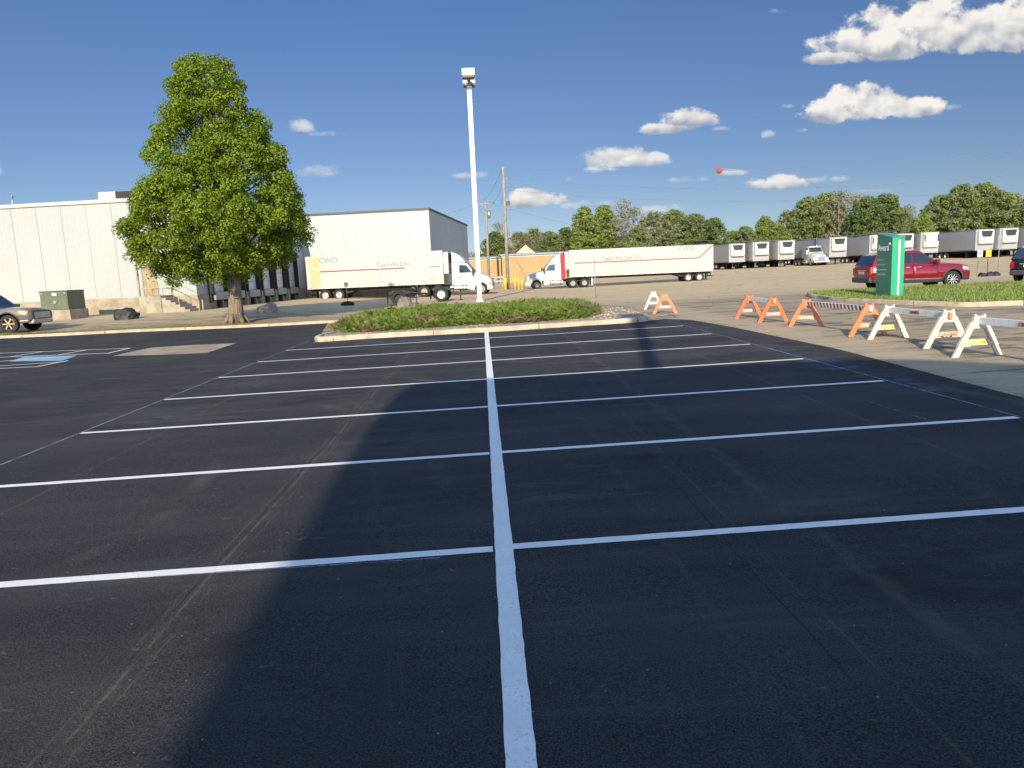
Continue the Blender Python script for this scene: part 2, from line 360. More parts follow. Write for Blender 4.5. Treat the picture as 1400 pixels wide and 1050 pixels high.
M['trailer'] = m_trailer('trailer_white', (.495,.51,.49), .4); M['trailer_grey'] = m_trailer('trailer_shaded_white', (.42,.43,.44), .5)  # trailer_grey: white sides of the far row, their shade put into the colour
M['trailer_front'] = pm('reefer_front_white', (.66,.655,.62), .4, dirt=(.5,.45,.36), dirtamt=.3)
M['red_stripe'] = pm('stripe_red', (.27,.06,.075), .4); M['grey_text'] = pm('lettering_grey', (.22,.23,.26), .4); M['plywood'] = pm('plywood_tan', (.52,.43,.26), .6, var=.12)
M['truck_white'] = pm('truck_white', (.54,.53,.50), .25, coat=.4, var=.04, dirt=(.5,.45,.36), dirtamt=.2)
M['truck_red'] = pm('extender_red', (.36,.015,.035), .35); M['grille'] = pm('reefer_grille', (.035,.035,.04), .5)
M['glass'] = m_glass('vehicle_glass'); M['glass_blue'] = m_glass('tinted_glass', (.012,.018,.03))
M['car_red'] = pm('car_paint_red', (.26,.006,.018), .25, .35, var=.06, coat=1.); M['car_black'] = pm('car_paint_black', (.012,.013,.018), .22, .2, coat=1.)
M['car_green'] = pm('car_paint_grey_green', (.115,.105,.085), .45, .1, var=.06, coat=.8, dirt=(.2,.16,.12), dirtamt=.3); M['car_maroon'] = pm('car_hood_maroon', (.045,.018,.03), .25, .3, coat=.9)
M['car_trim'] = pm('car_trim_grey', (.055,.055,.058), .55); M['car_silver'] = pm('car_trim_silver', (.50,.49,.47), .35, .6, dirt=(.4,.33,.24))
M['tail_red'] = pm('tail_lamp_red', (.45,.01,.015), .15, coat=.8); M['lamp_clear'] = pm('lamp_clear', (.55,.52,.48), .15, .3, coat=.8); M['lamp_amber'] = pm('lamp_amber', (.65,.22,.06), .2, coat=.6)
M['plate'] = pm('number_plate', (.55,.58,.60), .4); M['hub_pale'] = pm('hub_pale', (.36,.33,.28), .5, dirt=(.2,.15,.1)); M['rim_gold'] = pm('rim_gold', (.55,.44,.26), .35, .5)
M['rock_dark'] = pm('rock_dark', (.022,.022,.024), .6, var=.4, scale=2.5, bstr=.8, bscale=6); M['rock_tan'] = pm('rock_tan', (.40,.32,.23), .85, var=.3, scale=2, bstr=.8, bscale=8, dirt=(.22,.14,.1), dirtamt=.6)
M['rock_grey'] = pm('rock_grey', (.27,.23,.21), .85, var=.35, scale=2.5, bstr=.8, bscale=8, dirt=(.3,.14,.1), dirtamt=.5)
M['grass'] = m_leaf('grass_blades', (.155,.24,.04), (.26,.35,.075), (.30,.30,.12), .25, .6, .6)
M['lawn'] = pm('lawn_ground', (.13,.18,.04), .95, 0, .3, 2.5, bstr=.8, bscale=50, dirt=(.16,.13,.06), dirtamt=.5, world=True)
M['dry_grass'] = m_leaf('dry_grass_blades', (.16,.19,.05), (.26,.24,.10), (.30,.25,.13), .15, .7, .8)
M['leaf_main'] = m_leaf('linden_leaves', (.16,.24,.016), (.285,.375,.030), (.125,.195,.013), .36, .5, .8)
M['bark_main'] = m_bark('linden_bark', (.13,.105,.08), (.33,.27,.20))
M['juniper'] = m_leaf('juniper_sprays', (.12,.19,.03), (.27,.34,.075), (.16,.23,.05), .22, .55, 1.6)
M['juniper_dry'] = m_leaf('juniper_dry_sprays', (.20,.135,.08), (.29,.21,.12), (.17,.12,.07), .1, .8, 2)
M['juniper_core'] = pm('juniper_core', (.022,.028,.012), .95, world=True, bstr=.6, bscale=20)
M['leaf_bright'] = m_leaf('leaves_bright', (.22,.285,.06), (.33,.39,.11), (.17,.22,.055), .38, .55, .25)
M['leaf_mid'] = m_leaf('leaves_mid', (.19,.235,.075), (.29,.33,.12), (.145,.18,.06), .35, .55, .25)
M['leaf_dark'] = m_leaf('leaves_dark', (.12,.18,.05), (.20,.26,.08), (.085,.13,.04), .35, .55, .25)
M['leaf_grey'] = m_leaf('leaves_opening_buds', (.24,.23,.13), (.32,.30,.18), (.20,.18,.11), .2, .7, .25)
M['leaf_olive'] = m_leaf('leaves_olive', (.235,.245,.11), (.33,.335,.15), (.18,.185,.08), .35, .6, .25)
M['leaf_lime'] = m_leaf('leaves_lime', (.26,.36,.035), (.36,.45,.06), (.20,.30,.035), .35, .55, .25)
M['bark_grey'] = m_bark('grey_bark', (.24,.20,.16), (.38,.33,.27))
M['house_wall'] = pm('house_wall_cream', (.55,.47,.33), .8); M['house_roof'] = pm('house_roof_brown', (.10,.065,.05), .85)
M['drum_blue'] = pm('drum_blue', (.03,.10,.25), .5); M['brick_wall'] = pm('clinic_wall', (.34,.27,.2), .85)
def m_dust():
    m, nt, b = newmat('chalk_dust'); p = pos(nt)
    n = nt.math('MULTIPLY', nt.ramp(nt.noise(nt.mapping(p, (.8,2.4,1), (0,0,R(-12))), 1.4, 6, .7, .6), .46, .72), nt.ramp(nt.noise(p, 40, 4, .7), .35, .65))
    b.inputs['Base Color'].default_value = (.30,.36,.62,1); b.inputs['Roughness'].default_value = .9
    uv = nt.new('ShaderNodeTexCoord').outputs['Generated']; sx = nt.new('ShaderNodeSeparateXYZ'); nt.l.new(uv, sx.inputs[0])
    ed = nt.math('MULTIPLY', nt.math('MULTIPLY', nt.ramp(sx.outputs[0], 0, .3), nt.ramp(sx.outputs[0], .6, 1, 1, 0)), nt.math('MULTIPLY', nt.ramp(sx.outputs[1], 0, .3), nt.ramp(sx.outputs[1], .6, 1, 1, 0)))
    nt.l.new(nt.math('MULTIPLY', nt.math('MULTIPLY', n, ed), .55), b.inputs['Alpha'])
    return m
M['dust'] = m_dust()
def m_chalk():
    m, nt, b = newmat('chalk_line'); p = pos(nt)
    b.inputs['Base Color'].default_value = (.48,.54,.74,1); b.inputs['Roughness'].default_value = .9
    nt.l.new(nt.ramp(nt.noise(p, 3, 6, .75), .30, .66, .12, .75), b.inputs['Alpha']); return m
M['chalk'] = m_chalk()

# ------------------------------------------------------------------ the setting: ground sheets
GX = sorted(set([-1500,-700,-350,-220,-140,-110,-90,-75,-65,-58,-52,-46] + list(range(-40,61)) + [64,68,72,78,84,90,100,110,120,130,160,220,350,700,1500]))
GY = sorted(set([-300,-150,-60,-30,0,20,30,36] + list(range(30,58,1)) + list(range(58,124,2)) + [128,134,140,150,160,170,200,260,400,800,2000]))
def ground():
    mb = MB(); nx = len(GX)
    mb.add([(x, y, gz(x, y)) for y in GY for x in GX],
           [(j*nx+i, j*nx+i+1, (j+1)*nx+i+1, (j+1)*nx+i) for j in range(len(GY)-1) for i in range(nx-1)], 0, True)
    return tag(mb.build('ground', M['oldlot'], clean=False), kind='structure')
ground()
def sheet(name, poly, dz, mat, kind='structure'):
    bm = bmesh.new(); vs = [bm.verts.new((p[0], p[1], 0)) for p in poly]; bm.faces.new(vs)
    x0 = min(p[0] for p in poly); x1 = max(p[0] for p in poly); y0 = min(p[1] for p in poly); y1 = max(p[1] for p in poly)
    for g in GX:
        if x0 < g < x1: bmesh.ops.bisect_plane(bm, geom=bm.verts[:]+bm.edges[:]+bm.faces[:], plane_co=(g,0,0), plane_no=(1,0,0))
    for g in GY:
        if y0 < g < y1: bmesh.ops.bisect_plane(bm, geom=bm.verts[:]+bm.edges[:]+bm.faces[:], plane_co=(0,g,0), plane_no=(0,1,0))
    for v in bm.verts: v.co.z = gz(v.co.x, v.co.y) + dz
    bmesh.ops.recalc_face_normals(bm, faces=bm.faces)
    if sum(f.normal.z for f in bm.faces) < 0: bmesh.ops.reverse_faces(bm, faces=bm.faces)
    me = bpy.data.meshes.new(name); bm.to_mesh(me); bm.free(); me.materials.append(mat)
    o = bpy.data.objects.new(name, me); col.objects.link(o)
    return tag(o, kind=kind)
XY = lambda p: (p.x, p.y)
def smoothline(pts, step=.8):                       # Catmull-Rom through the points, resampled
    P = [Vector((p[0], p[1], 0)) for p in pts]; P = [P[0]*2-P[1]] + P + [P[-1]*2-P[-2]]; out = []
    for i in range(1, len(P)-2):
        n = max(2, int((P[i+1]-P[i]).length/step))
        for k in range(n):
            t = k/n; a, b, c, d = P[i-1], P[i], P[i+1], P[i+2]
            out.append(.5*((2*b) + (c-a)*t + (2*a-5*b+4*c-d)*t*t + (3*b-a-3*c+d)*t**3))
    return out + [P[-2]]
def curb(pts, h=.15, w=.17, side=1, name='kerb'):
    L = smoothline(pts); mb = MB(); vs = []; rnd = random.Random(3)
    prof = [(0,-.05),(.012,h*.75),(.03,h-.012),(.055,h),(w,h),(w+.003,-.05)]
    for i, p in enumerate(L):
        d = (L[min(i+1,len(L)-1)] - L[max(i-1,0)]).normalized(); nrm = Vector((-d.y, d.x, 0))*side
        j = rnd.uniform(-.008,.008)
        for a, b in prof:
            q = p + nrm*(a+j); vs.append((q.x, q.y, gz(q.x,q.y)+b))
    n = len(prof); fs = [(i*n+k, i*n+k+1, (i+1)*n+k+1, (i+1)*n+k) for i in range(len(L)-1) for k in range(n-1)]
    mb.add(vs, fs, 0, False)
    # joints: thin dark grooves every 3 m stand as slightly proud seams
    acc = 0
    for i in range(1, len(L)):
        acc += (L[i]-L[i-1]).length
        if acc > 3.1:
            acc = 0; d = (L[i]-L[i-1]).normalized(); nrm = Vector((-d.y,d.x,0))*side; p = L[i]
            z = gz(p.x,p.y); a = p - nrm*.004; b = p + nrm*.05; c = p + nrm*(w+.002); e = d*.012
            mb.add([a-e+Vector((0,0,z)), a+e+Vector((0,0,z)), b+e+Vector((0,0,z+h+.003)), b-e+Vector((0,0,z+h+.003)), c+e+Vector((0,0,z+h+.003)), c-e+Vector((0,0,z+h+.003)), p-nrm*.003-e+Vector((0,0,z+h*.75)), p-nrm*.003+e+Vector((0,0,z+h*.75))],
                   [(0,1,7,6),(6,7,2,3),(3,2,4,5)], 1)
    return tag(mb.build(name, [M['curb'], M['soil']], sharp=45, clean=False), kind='structure')

CL = [XY(G(*p)) for p in ((-90,467),(0,463),(90,459),(177,454.5),(334,448),(448,442))]           # yard kerb, fresh asphalt side
IS = [XY(G(*p)) for p in ((428,468.8),(486,464.3),(560,460),(668.6,454.3),(800,445.5),(872,441))]  # island kerb
tipx = IS[0]
CR_ = (IS[-1][0]+.7, IS[-1][1]+1.0)
AR = [(7.1,-60),(7.0,2),(6.78,8.6),(7.15,14.2),(7.05,20),(6.8,23.4),(6.2,24.6)]
asph = AR + [IS[-1]] + IS[::-1][1:] + [(tipx[0]-.1, tipx[1]+1.), CL[-1]] + CL[::-1][1:] + [(-60,44),(-60,-60)]
sheet('asphalt_lot', asph, .006, M['asphalt'])
for nm, pts in (('yard_kerb', CL), ):
    curb([CL[0]] + CL[1:] + [(CL[-1][0]+.8, CL[-1][1]-.5)], .13, .16, 1, 'kerb')
isl_line = [(tipx[0]+.35, tipx[1]+3.2), (tipx[0]-.15, tipx[1]+1.5), (tipx[0]+.1, tipx[1]+.25)] + IS[1:-1] + [IS[-1], (IS[-1][0]+.55, IS[-1][1]+.7), (IS[-1][0]+.75, IS[-1][1]+1.9)]
curb(isl_line, .16, .18, 1, 'kerb')
# island bed inside the kerb
bed = [(p.x, p.y) for p in smoothline([(a, b) for a, b in isl_line], 1.5)]
bed = [(tipx[0]+.5, tipx[1]+9.5)] + [(x+(.12 if i < 5 else 0), y+.08) for i, (x, y) in enumerate(bed)] + [(5.9, IS[-1][1]+7.6)]
sheet('mulch_bed', bed, .11, M['gravel'])

# painted lines: a centre line and pairs of bay lines, brushed edges slightly uneven
rn = random.Random(11)
def stripe(p, q, w, dz, mat, name='parking_line', wob=.004, step=.09):
    p = Vector((p[0],p[1],0)); q = Vector((q[0],q[1],0)); L = (q-p).length; n = max(2, int(L/step)); d = (q-p)/L; nr = Vector((-d.y,d.x,0))
    vs = []; drift = 0
    for i in range(n+1):
        c = p + d*(L*i/n); drift = drift*.97 + rn.uniform(-wob,wob)*.045
        a = c + nr*(w/2+rn.uniform(-wob,wob)*.7+drift); b = c - nr*(w/2+rn.uniform(-wob,wob)*.7-drift)
        vs += [(a.x,a.y,gz(a.x,a.y)+dz),(b.x,b.y,gz(b.x,b.y)+dz)]
    mb = MB(); mb.add(vs, [(2*i,2*i+1,2*i+3,2*i+2) for i in range(n)])
    return tag(mb.build(name, mat, clean=False), kind='structure')
X0, LH, SK = .026, 5.93, .00686
stripe((X0+.045,-4), (X0,23.55), .128, .0125, M['white_line'], 'centre_line')
for i in range(-2, 7):
    y = 4.92 + 2.743*i
    stripe((X0-LH, y-SK*LH), (X0-.05, y), .105, .0105, M['white_line'])
    stripe((X0+.05, y+.018), (X0+LH, y+SK*LH+.018), .105, .0105, M['white_line'])
# snapped chalk guide lines at the bay ends and blue chalk dust
stripe((X0-LH-.03,6), (X0-LH-.03,24.2), .022, .0085, M['chalk'], 'chalk_line', .002)
stripe((X0+LH+.05,7.5), (X0+LH+.10,23.6), .02, .0085, M['chalk'], 'chalk_line', .002)
stripe(XY(G(1188,550)), XY(G(1266,574)), .010, .0085, M['chalk'], 'chalk_line', .001)
stripe((-2.9,4.86), (-.4,4.83), .014, .0085, M['chalk'], 'chalk_line', .002)
for px in (((120,577),(190,556),(300,552),(215,585)), ((290,527),(330,515),(420,514),(360,533)), ((1085,492),(1130,483),(1185,500),(1130,512)), ((1150,505),(1200,500),(1345,555),(1290,560)), ((1000,473),(1040,470),(1120,478),(1040,484)), ((470,470),(520,465),(650,462),(560,472))):
    sheet('chalk_dust', [XY(G(*p)) for p in px], .0075, M['dust'])
# accessible bay at the left: hatched aisle, blue panel
def ln(a, b, w=.10, mat='white_line', dz=.0105): stripe(XY(G(*a)), XY(G(*b)), w, dz, M[mat], 'parking_line')
ln((-60,485.6),(177,476.4)); ln((-60,491),(148,483.2)); ln((178,476.2),(147,483.6), .1, dz=.0125)
for a, b in (((118,479),(80,485.6)),((60,481),(15,488)),((0,483),(-45,490.2))): ln(a, b, .09, dz=.0125)
ln((-60,499),(104,486.3)); ln((-60,507.2),(52,501.6)); ln((93,493.4),(50,501.9), .1, dz=.0125); ln((-40,503.5),(82,495.4), .09, dz=.0125)
sheet('blue_bay_panel', [XY(G(*p)) for p in ((12,494.6),(34,487.8),(104,487.2),(84,493.6))], .0085, M['blue_paint'])
sheet('concrete_patch', [XY(G(*p)) for p in ((154,487.2),(180,481),(206,475.7),(262,472),(323,469.4),(300,477),(283,482.9),(220,485.5))], .0085, M['patch'])
# yellow edge line on the far drive
stripe(XY(G(690,408)), XY(G(1022,397.5)), .16, .008, M['yellow_line'], 'yellow_road_line', .03, .6)
# grass verge at the right, with its kerb
VF = [XY(G(*p)) for p in ((1104,405.3),(1120,408.8),(1155,412.8),(1276,418.3),(1400,417.4))]; VF.append((VF[-1][0]*1.7, VF[-1][1]-2.0))
VB = [XY(G(*p)) for p in ((1113,402),(1200,398.5),(1300,393),(1400,388.5))]; VB.append((VB[-1][0]*1.45, VB[-1][1]+1))
curb([(VB[0][0]-.25, VB[0][1]+.3), VF[0]] + VF[1:], .15, .17, 1, 'kerb')
verge = [(p.x, p.y+.1) for p in smoothline(VF, 1.5)] + VB[::-1]
sheet('lawn', verge, .13, M['lawn'])
strip = [(x, y+.17) for x, y in CL[:-1]] + [(x, y+.75+.25*(k%2)) for k, (x, y) in enumerate(CL[:-1])][::-1]
sheet('lawn', strip, .10, M['lawn'])
def inside(p, poly):
    c = False; j = len(poly)-1
    for i in range(len(poly)):
        if (poly[i][1] > p[1]) != (poly[j][1] > p[1]) and p[0] < (poly[j][0]-poly[i][0])*(p[1]-poly[i][1])/(poly[j][1]-poly[i][1])+poly[i][0]: c = not c
        j = i
    return c
def blades(name, poly, n, h0, h1, mat, dz, seed, w=.02):
    r = random.Random(seed); mb = MB(); x0 = min(p[0] for p in poly); x1 = min(36, max(p[0] for p in poly)); y0 = min(p[1] for p in poly); y1 = max(p[1] for p in poly); k = 0
    vs = []; fs = []
    while k < n:
        x, y = r.uniform(x0,x1), r.uniform(y0,y1)
        if not inside((x,y), poly): continue
        k += 1; z = gz(x,y)+dz; a = r.uniform(0,2*PI); h = r.uniform(h0,h1)*(.6+.8*noise.noise((x*.8,y*.8,3))**2+.3); ww = w*r.uniform(.6,1.4); lx, ly = r.uniform(-.5,.5)*h, r.uniform(-.5,.5)*h
        o = len(vs); vs += [(x-ww*math.cos(a),y-ww*math.sin(a),z),(x+ww*math.cos(a),y+ww*math.sin(a),z),(x+lx,y+ly,z+h)]; fs.append((o,o+1,o+2))
    mb.add(vs, fs); return tag(mb.build(name, mat, clean=False), kind='stuff')
blades('grass', verge, 26000, .05, .12, M['grass'], .125, 5, .018)
blades('grass', strip, 9000, .04, .13, M['dry_grass'], .095, 6, .02)
# loose stones round the end of the bed
def stones():
    r = random.Random(8); mb = MB(); k = 0
    poly = bed
    while k < 900:
        x, y = r.uniform(-6,7.2), r.uniform(23.5,31)
        if not inside((x,y), poly) or (x < 3 and r.random() < .7): continue
        k += 1; s = r.uniform(.02,.055); z = gz(x,y)+.115; a = r.uniform(0,6.3)
        pts = []
        for dx, dy, dzz in ((1,0,0),(0,1,0),(-1,0,0),(0,-1,0)): pts.append((x+s*(dx*math.cos(a)-dy*math.sin(a))*r.uniform(.7,1.3), y+s*(dx*math.sin(a)+dy*math.cos(a))*r.uniform(.7,1.2), z))
        pts.append((x+s*r.uniform(-.2,.2), y+s*r.uniform(-.2,.2), z+s*r.uniform(.5,.9)))
        mb.add(pts, [(0,1,4),(1,2,4),(2,3,4),(3,0,4)])
    return tag(mb.build('gravel', M['stone'], clean=False), kind='stuff')
stones()

# ------------------------------------------------------------------ buildings
BR = R(-7)
CB = Vector((-19.5, 50, 0)); CB.z = gz(CB.x, CB.y)
def bframe(u, v, z=0): return CB + Vector((u*math.cos(BR)-v*math.sin(BR), u*math.sin(BR)+v*math.cos(BR), z))
wh = thing('warehouse', 'long low white ribbed metal warehouse with dock doors along its right side', 'warehouse', CB, BR)
HW = A(178, 271.5, 50.7).z - CB.z - .24
def on_front(px, v=0., z=2.):
    for i in range(4000):
        q = bframe(-30 + i*.01, v, z)
        if (q-CPOS).dot(CR)/(q-CPOS).dot(CFW)*CF+700 >= px: return -30 + i*.01
    return 0
mb = MB(); mb.box(-42, 0, 0, 20.4, -1.2, HW); mb.build('wall', M['siding'], wh)
mb = MB(); mb.box(-42, .03, -.03, 20.45, -1.2, 1.05); mb.build('plinth', M['plinth'], wh, .015)
mb = MB(); mb.box(-42.1, .12, -.12, .2, HW+.003, HW+.25); mb.box(-.08, .12, .2, 20.4, HW+.003, HW+.25)
mb.build('roof_trim', M['trim_white'], wh, .02)
mb = MB(); mb.box(-42, -.08, .2, 20.4, HW-.05, HW+.06); mb.build('roof', M['roof_grey'], wh)
mb = MB(); ud = on_front(184.5, 0, 4.); mb.box(ud-.05, ud+.05, -.13, -.004, .05, HW-.05); mb.box(ud-.12, ud+.12, -.15, -.02, HW-.22, HW-.05); mb.tube([(ud,-.066,.25),(ud,-.18,.1),(ud,-.42,.04)], .05, 8)
mb.build('downspout', M['grey'], wh)
mb = MB(); mb.box(-.14, .02, -.035, .02, 1.07, HW-.02); mb.build('corner_trim', M['trim_white'], wh)
# personnel door on its raised landing
zD = 1.12; d0, d1 = on_front(196,0,2.2), on_front(213.5,0,2.2)
mb = MB(); mb.box(d0, d1, -.045, .0, zD, zD+2.05); fr = mb.build('door', M['door_tan'], wh, .01)
mb = MB(); mb.box(d0-.08, d0-.002, -.07, -.002, zD, zD+2.13); mb.box(d1+.002, d1+.08, -.07, -.002, zD, zD+2.13); mb.box(d0-.002, d1+.002, -.07, -.002, zD+2.052, zD+2.13); mb.build('door_frame', M['grey'], fr)
mb = MB(); mb.tube([(d1-.12,-.05,zD+1.0),(d1-.12,-.11,zD+1.0),(d1-.25,-.11,zD+1.0)], .015, 6); mb.build('handle', M['steel'], fr)
mb = MB(); mb.box(d0-.42, d0-.30, -.06, -.002, zD+1.35, zD+1.52); mb.build('switch_box', M['black'], wh)
st = MB(); s0, s1, s2 = on_front(190.5,-1.5,.6), on_front(219,-1.5,1.1), on_front(259,-1.5,.1)
st.box(s0, s1, -1.5, -.035, -.6, zD)
ns = 6; sw = (s2-s1)/ns
for i in range(ns):
    x = s1+.002+i*sw; st.box(x, x+sw-.001, -1.45, -.04, -.6, zD-(i+1)*zD/(ns+1))
st.build('entry_steps', M['concrete'], wh, .012)
rl = MB()
def rail3(mb, pts, posts, r=.022):
    for h in (.5, 1.02): mb.tube([(x,y,z+h) for x,y,z in pts], r, 6)
    for x,y,z in posts: mb.tube([(x,y,z-.02),(x,y,z+1.02)], r, 6)
top = (s1-.05,-1.42,zD); bot = (s1+(s2-s1)*.62,-1.40,zD*.40)
rail3(rl, [(s0+.05,-1.42,zD), top, bot], [(s0+.05,-1.42,zD),((s0+s1)/2,-1.42,zD),top,bot])
rl.build('handrail', M['rail_yellow'], wh)
rl = MB(); rail3(rl, [(s1+.02,-.12,zD), (s2-.1,-.12,.14)], [(s1+.02,-.12,zD),(s2-.1,-.12,.14)]); rl.build('handrail', M['grey'], wh)
mb = MB()
for x in (s2+.15,s2+.42): mb.tube([(x,-.5,-.3),(x,-.5,.72)], .05, 8)
mb.build('guard_post', M['plinth'], wh)
# six dock positions on the side facing the truck yard
for k in range(6):
    v = 1.5 + k*2.75
    mb = MB(); mb.box(.002, .05, v+.25, v+2.25, 1.18, 3.85)
    d = mb.build('dock_door', M['dock_white'], wh)
    mb = MB(); 
    for z in (1.8,2.45,3.1): mb.box(.05, .058, v+.25, v+2.25, z, z+.02)
    mb.box(.05,.062,v+.55,v+.95,2.7,3.0); mb.build('door_seam', M['trim_dark'], d)
    mb = MB(); mb.box(.004, .40, v+.03, v+.245, 1.06, 3.9); mb.box(.004, .40, v+2.255, v+2.45, 1.06, 3.9); mb.box(.004, .43, v+.03, v+2.45, 3.853, 4.3)
    mb.build('dock_seal', M['rubber'], wh, .03)
    mb = MB(); mb.box(.035, .40, v+.35, v+2.15, .62, 1.165); mb.build('dock_leveller', M['grey'], wh, .01)
    for q in ((.035,.22,v+.05,v+.30,.45,1.05),(.035,.22,v+2.2,v+2.45,.45,1.05),(.035,.30,v+1.1,v+1.4,-.4,.6)): mb = MB(); mb.box(*q); mb.build('dock_bumper', M['rubber'], wh, .01)
    mb = MB(); mb.box(.004, .16, v+2.535, v+2.695, 1.25, 4.6); mb.build('pilaster', M['trim_white'], wh)
    mb = MB(); mb.box(.035, .40, v+2.50, v+2.70, -.6, 1.0); mb.prism([(.035,1.0),(.40,1.0),(.18,1.25),(.035,1.25)], 'y', v+2.50, v+2.70); mb.build('pier', M['plinth'], wh)
cs = thing('cold_store', 'taller white panelled storage block behind the docked trailer', 'warehouse', bframe(-2, 20.4), BR)
cc = bframe(12.35, 20.43); HC = A(598.7, 283.4, cc.y).z - CB.z - .1
mb = MB(); mb.box(0, 14.35, .03, 25, -1.2, HC); mb.build('wall', M['panel'], cs)
mb = MB(); mb.box(-.02, 14.42, -.05, .12, HC-.10, HC+.10); mb.box(14.30, 14.42, .12, 25.05, HC-.10, HC+.10); mb.box(0, 14.30, .12, 25, HC-.02, HC+.05); mb.build('roof_trim', M['trim_dark'], cs)
mb = MB(); mb.box(2.05, 14.38, 0, .028, -1.2, .5); mb.box(14.352, 14.38, .0, 25.02, -1.2, .5); mb.build('plinth', M['plinth'], cs)
# rooftop plant
u0, v0 = on_front(133,3.,8.8), 3.0
t = thing('rooftop_unit', 'pale boxy air handling unit with dark louvred side on the warehouse roof', 'roof unit', bframe(u0, v0, HW+.06), BR)
mb = MB(); mb.box(0,1.28,0,1.8,.12,1.10); mb.box(-.22,-.01,.3,1.4,.12,1.02); mb.box(.1,1.2,.1,1.7,0,.12); mb.build('casing', M['trim_white'], t, .02)
mb = MB()
mb.box(1.283,2.75,.03,1.77,.12,1.08)
for i in range(8): mb.box(1.38,2.70,.0,.028,.18+i*.11,.23+i*.11)
mb.build('louvre', M['chassis'], t)
t = thing('vent_pipe', 'thin grey vent pipe standing on the warehouse roof edge', 'pipe', bframe(-13.3, 1.2, HW+.06), BR)
mb = MB(); mb.tube([(0,0,0),(0,0,.85)], .06, 8); mb.build('pipe', M['steel'], t)
mb = MB(); mb.tube([(0,0,.85),(0,0,.95)], [.09,.09], 8); mb.build('cap', M['grey'], t)
t = thing('roof_vent', 'tiny grey vent box beside the thin roof pipe', 'vent', bframe(-12.6, 1.2, HW+.06), BR)
mb = MB(); mb.box(-.09,.09,-.09,.09,0,.18); mb.prism([(-.12,.18),(.12,.18),(0,.27)], 'y', -.12, .12); mb.build('cowl', M['grey'], t)

# far tan sheds
def shed(a, b, Y, h, label):
    pa, pb = A(a,385,Y), A(b,385,Y); L = pb.x-pa.x
    t = thing('storage_shed', label, 'shed', gp(pa.x, Y))
    mb = MB(); mb.box(0, L, 0, 12, -1.5, h); mb.build('wall', M['tan_siding'], t)
    mb = MB(); mb.prism([(-.35,h+.0),(0,h+.16),(6,h+.45),(12.3,h+.25),(12.3,h+.1),(6,h+.3)], 'x', -.3, L+.3); mb.build('roof', M['roof_grey'], t)
    mb = MB(); mb.box(-.05, L+.05, -.09, -.003, h-.28, h-.02); mb.build('fascia', M['trim_white'], t)
shed(640, 686, 112, 3.9, 'short tan metal shed with pale roof behind the white truck cab')
shed(687.5, 775, 110, 4.1, 'long tan metal shed with pale roof left of the striped trailer truck')

# clinic block behind the photographer whose roof throws the big shadow over the bays
def clinic():
    ct = 1/math.tan(SEL_); hz = 9.0; ox, oy = hz*ct*math.sin(SAZ_), hz*ct*math.cos(SAZ_)
    P = [(-1.25,-6),(-1.42,3.5),(-1.55,7.5),(-1.54,11.4),(-1.46,12.8),(-1.25,13.35),(-.8,13.46),(6.6,13.3),(7.75,12.75),(8.9,11.5),(20,2),(20,-6)]
    t = thing('clinic_building', 'flat roofed clinic block standing behind the new parking bays', 'clinic', gp(4, -20))
    o = Vector((4,-20,gz(4,-20)))
    mb = MB(); mb.prism([(x-ox-o.x, y-oy-o.y) for x,y in P], 'z', hz-.10, hz); mb.build('roof', M['roof_grey'], t)
    mb = MB(); mb.box(-4.2-o.x, 13-o.x, -40-o.y, -16.5-o.y, -1, hz-.11); mb.build('wall', M['brick_wall'], t)
    for k in range(5):
        for z in (1.0, 5.0): mb = MB(); mb.box(-2.5-o.x+k*2.9, -.9-o.x+k*2.9, -16.51-o.y, -16.44-o.y, z, z+1.7); mb.build('window', M['glass_blue'], t)
SAZ_, SEL_ = R(10.7), R(22.3)
clinic()

# ------------------------------------------------------------------ lamp posts
def lamp(loc, h, label):
    t = thing('lamp_post', label, 'street lamp', loc)
    mb = MB(); mb.box(-.155,.155,-.155,.155,.05,h); mb.build('pole', M['pole_white'], t, .02)
    mb = MB(); mb.box(-.24,.24,-.24,.24,-.05,.08); 
    for a in ((-.19,-.19),(.19,-.19),(.19,.19),(-.19,.19)): mb.tube([(*a,.08),(*a,.14)], .025, 6)
    mb.build('base_plate', M['pole_white'], t)
    mb = MB(); mb.box(-.11,.11,-.11,.11,h,h+.66); mb.box(-.06,.06,-.75,.75,h+.44,h+.54); mb.build('bracket', M['grey'], t)
    for s in (-1, 1):
        mb = MB(); mb.box(-.41,.41, s*.98-.36, s*.98+.36, h+.34, h+.78); hd = mb.build('lamp_head', M['pole_white'], t, .03)
        mb = MB(); mb.box(-.35,.35, s*.98-.30, s*.98+.30, h+.30, h+.338); mb.build('lens', M['lens'], hd)
        mb = MB(); mb.box(-.38,.38, s*.98-.33, s*.98+.33, h+.23, h+.298); mb.build('lens_frame', M['trim_dark'], hd)
p = G(656, 412)
hl = A(641.5, 118, p.y).z - p.z
lamp(p, hl, 'tall white square lamp post with two box heads behind the shrub bed')
lamp(gp(-1.15, -9.2), 13.9, 'white lamp post in front of the clinic throwing a thin shadow across the bays')

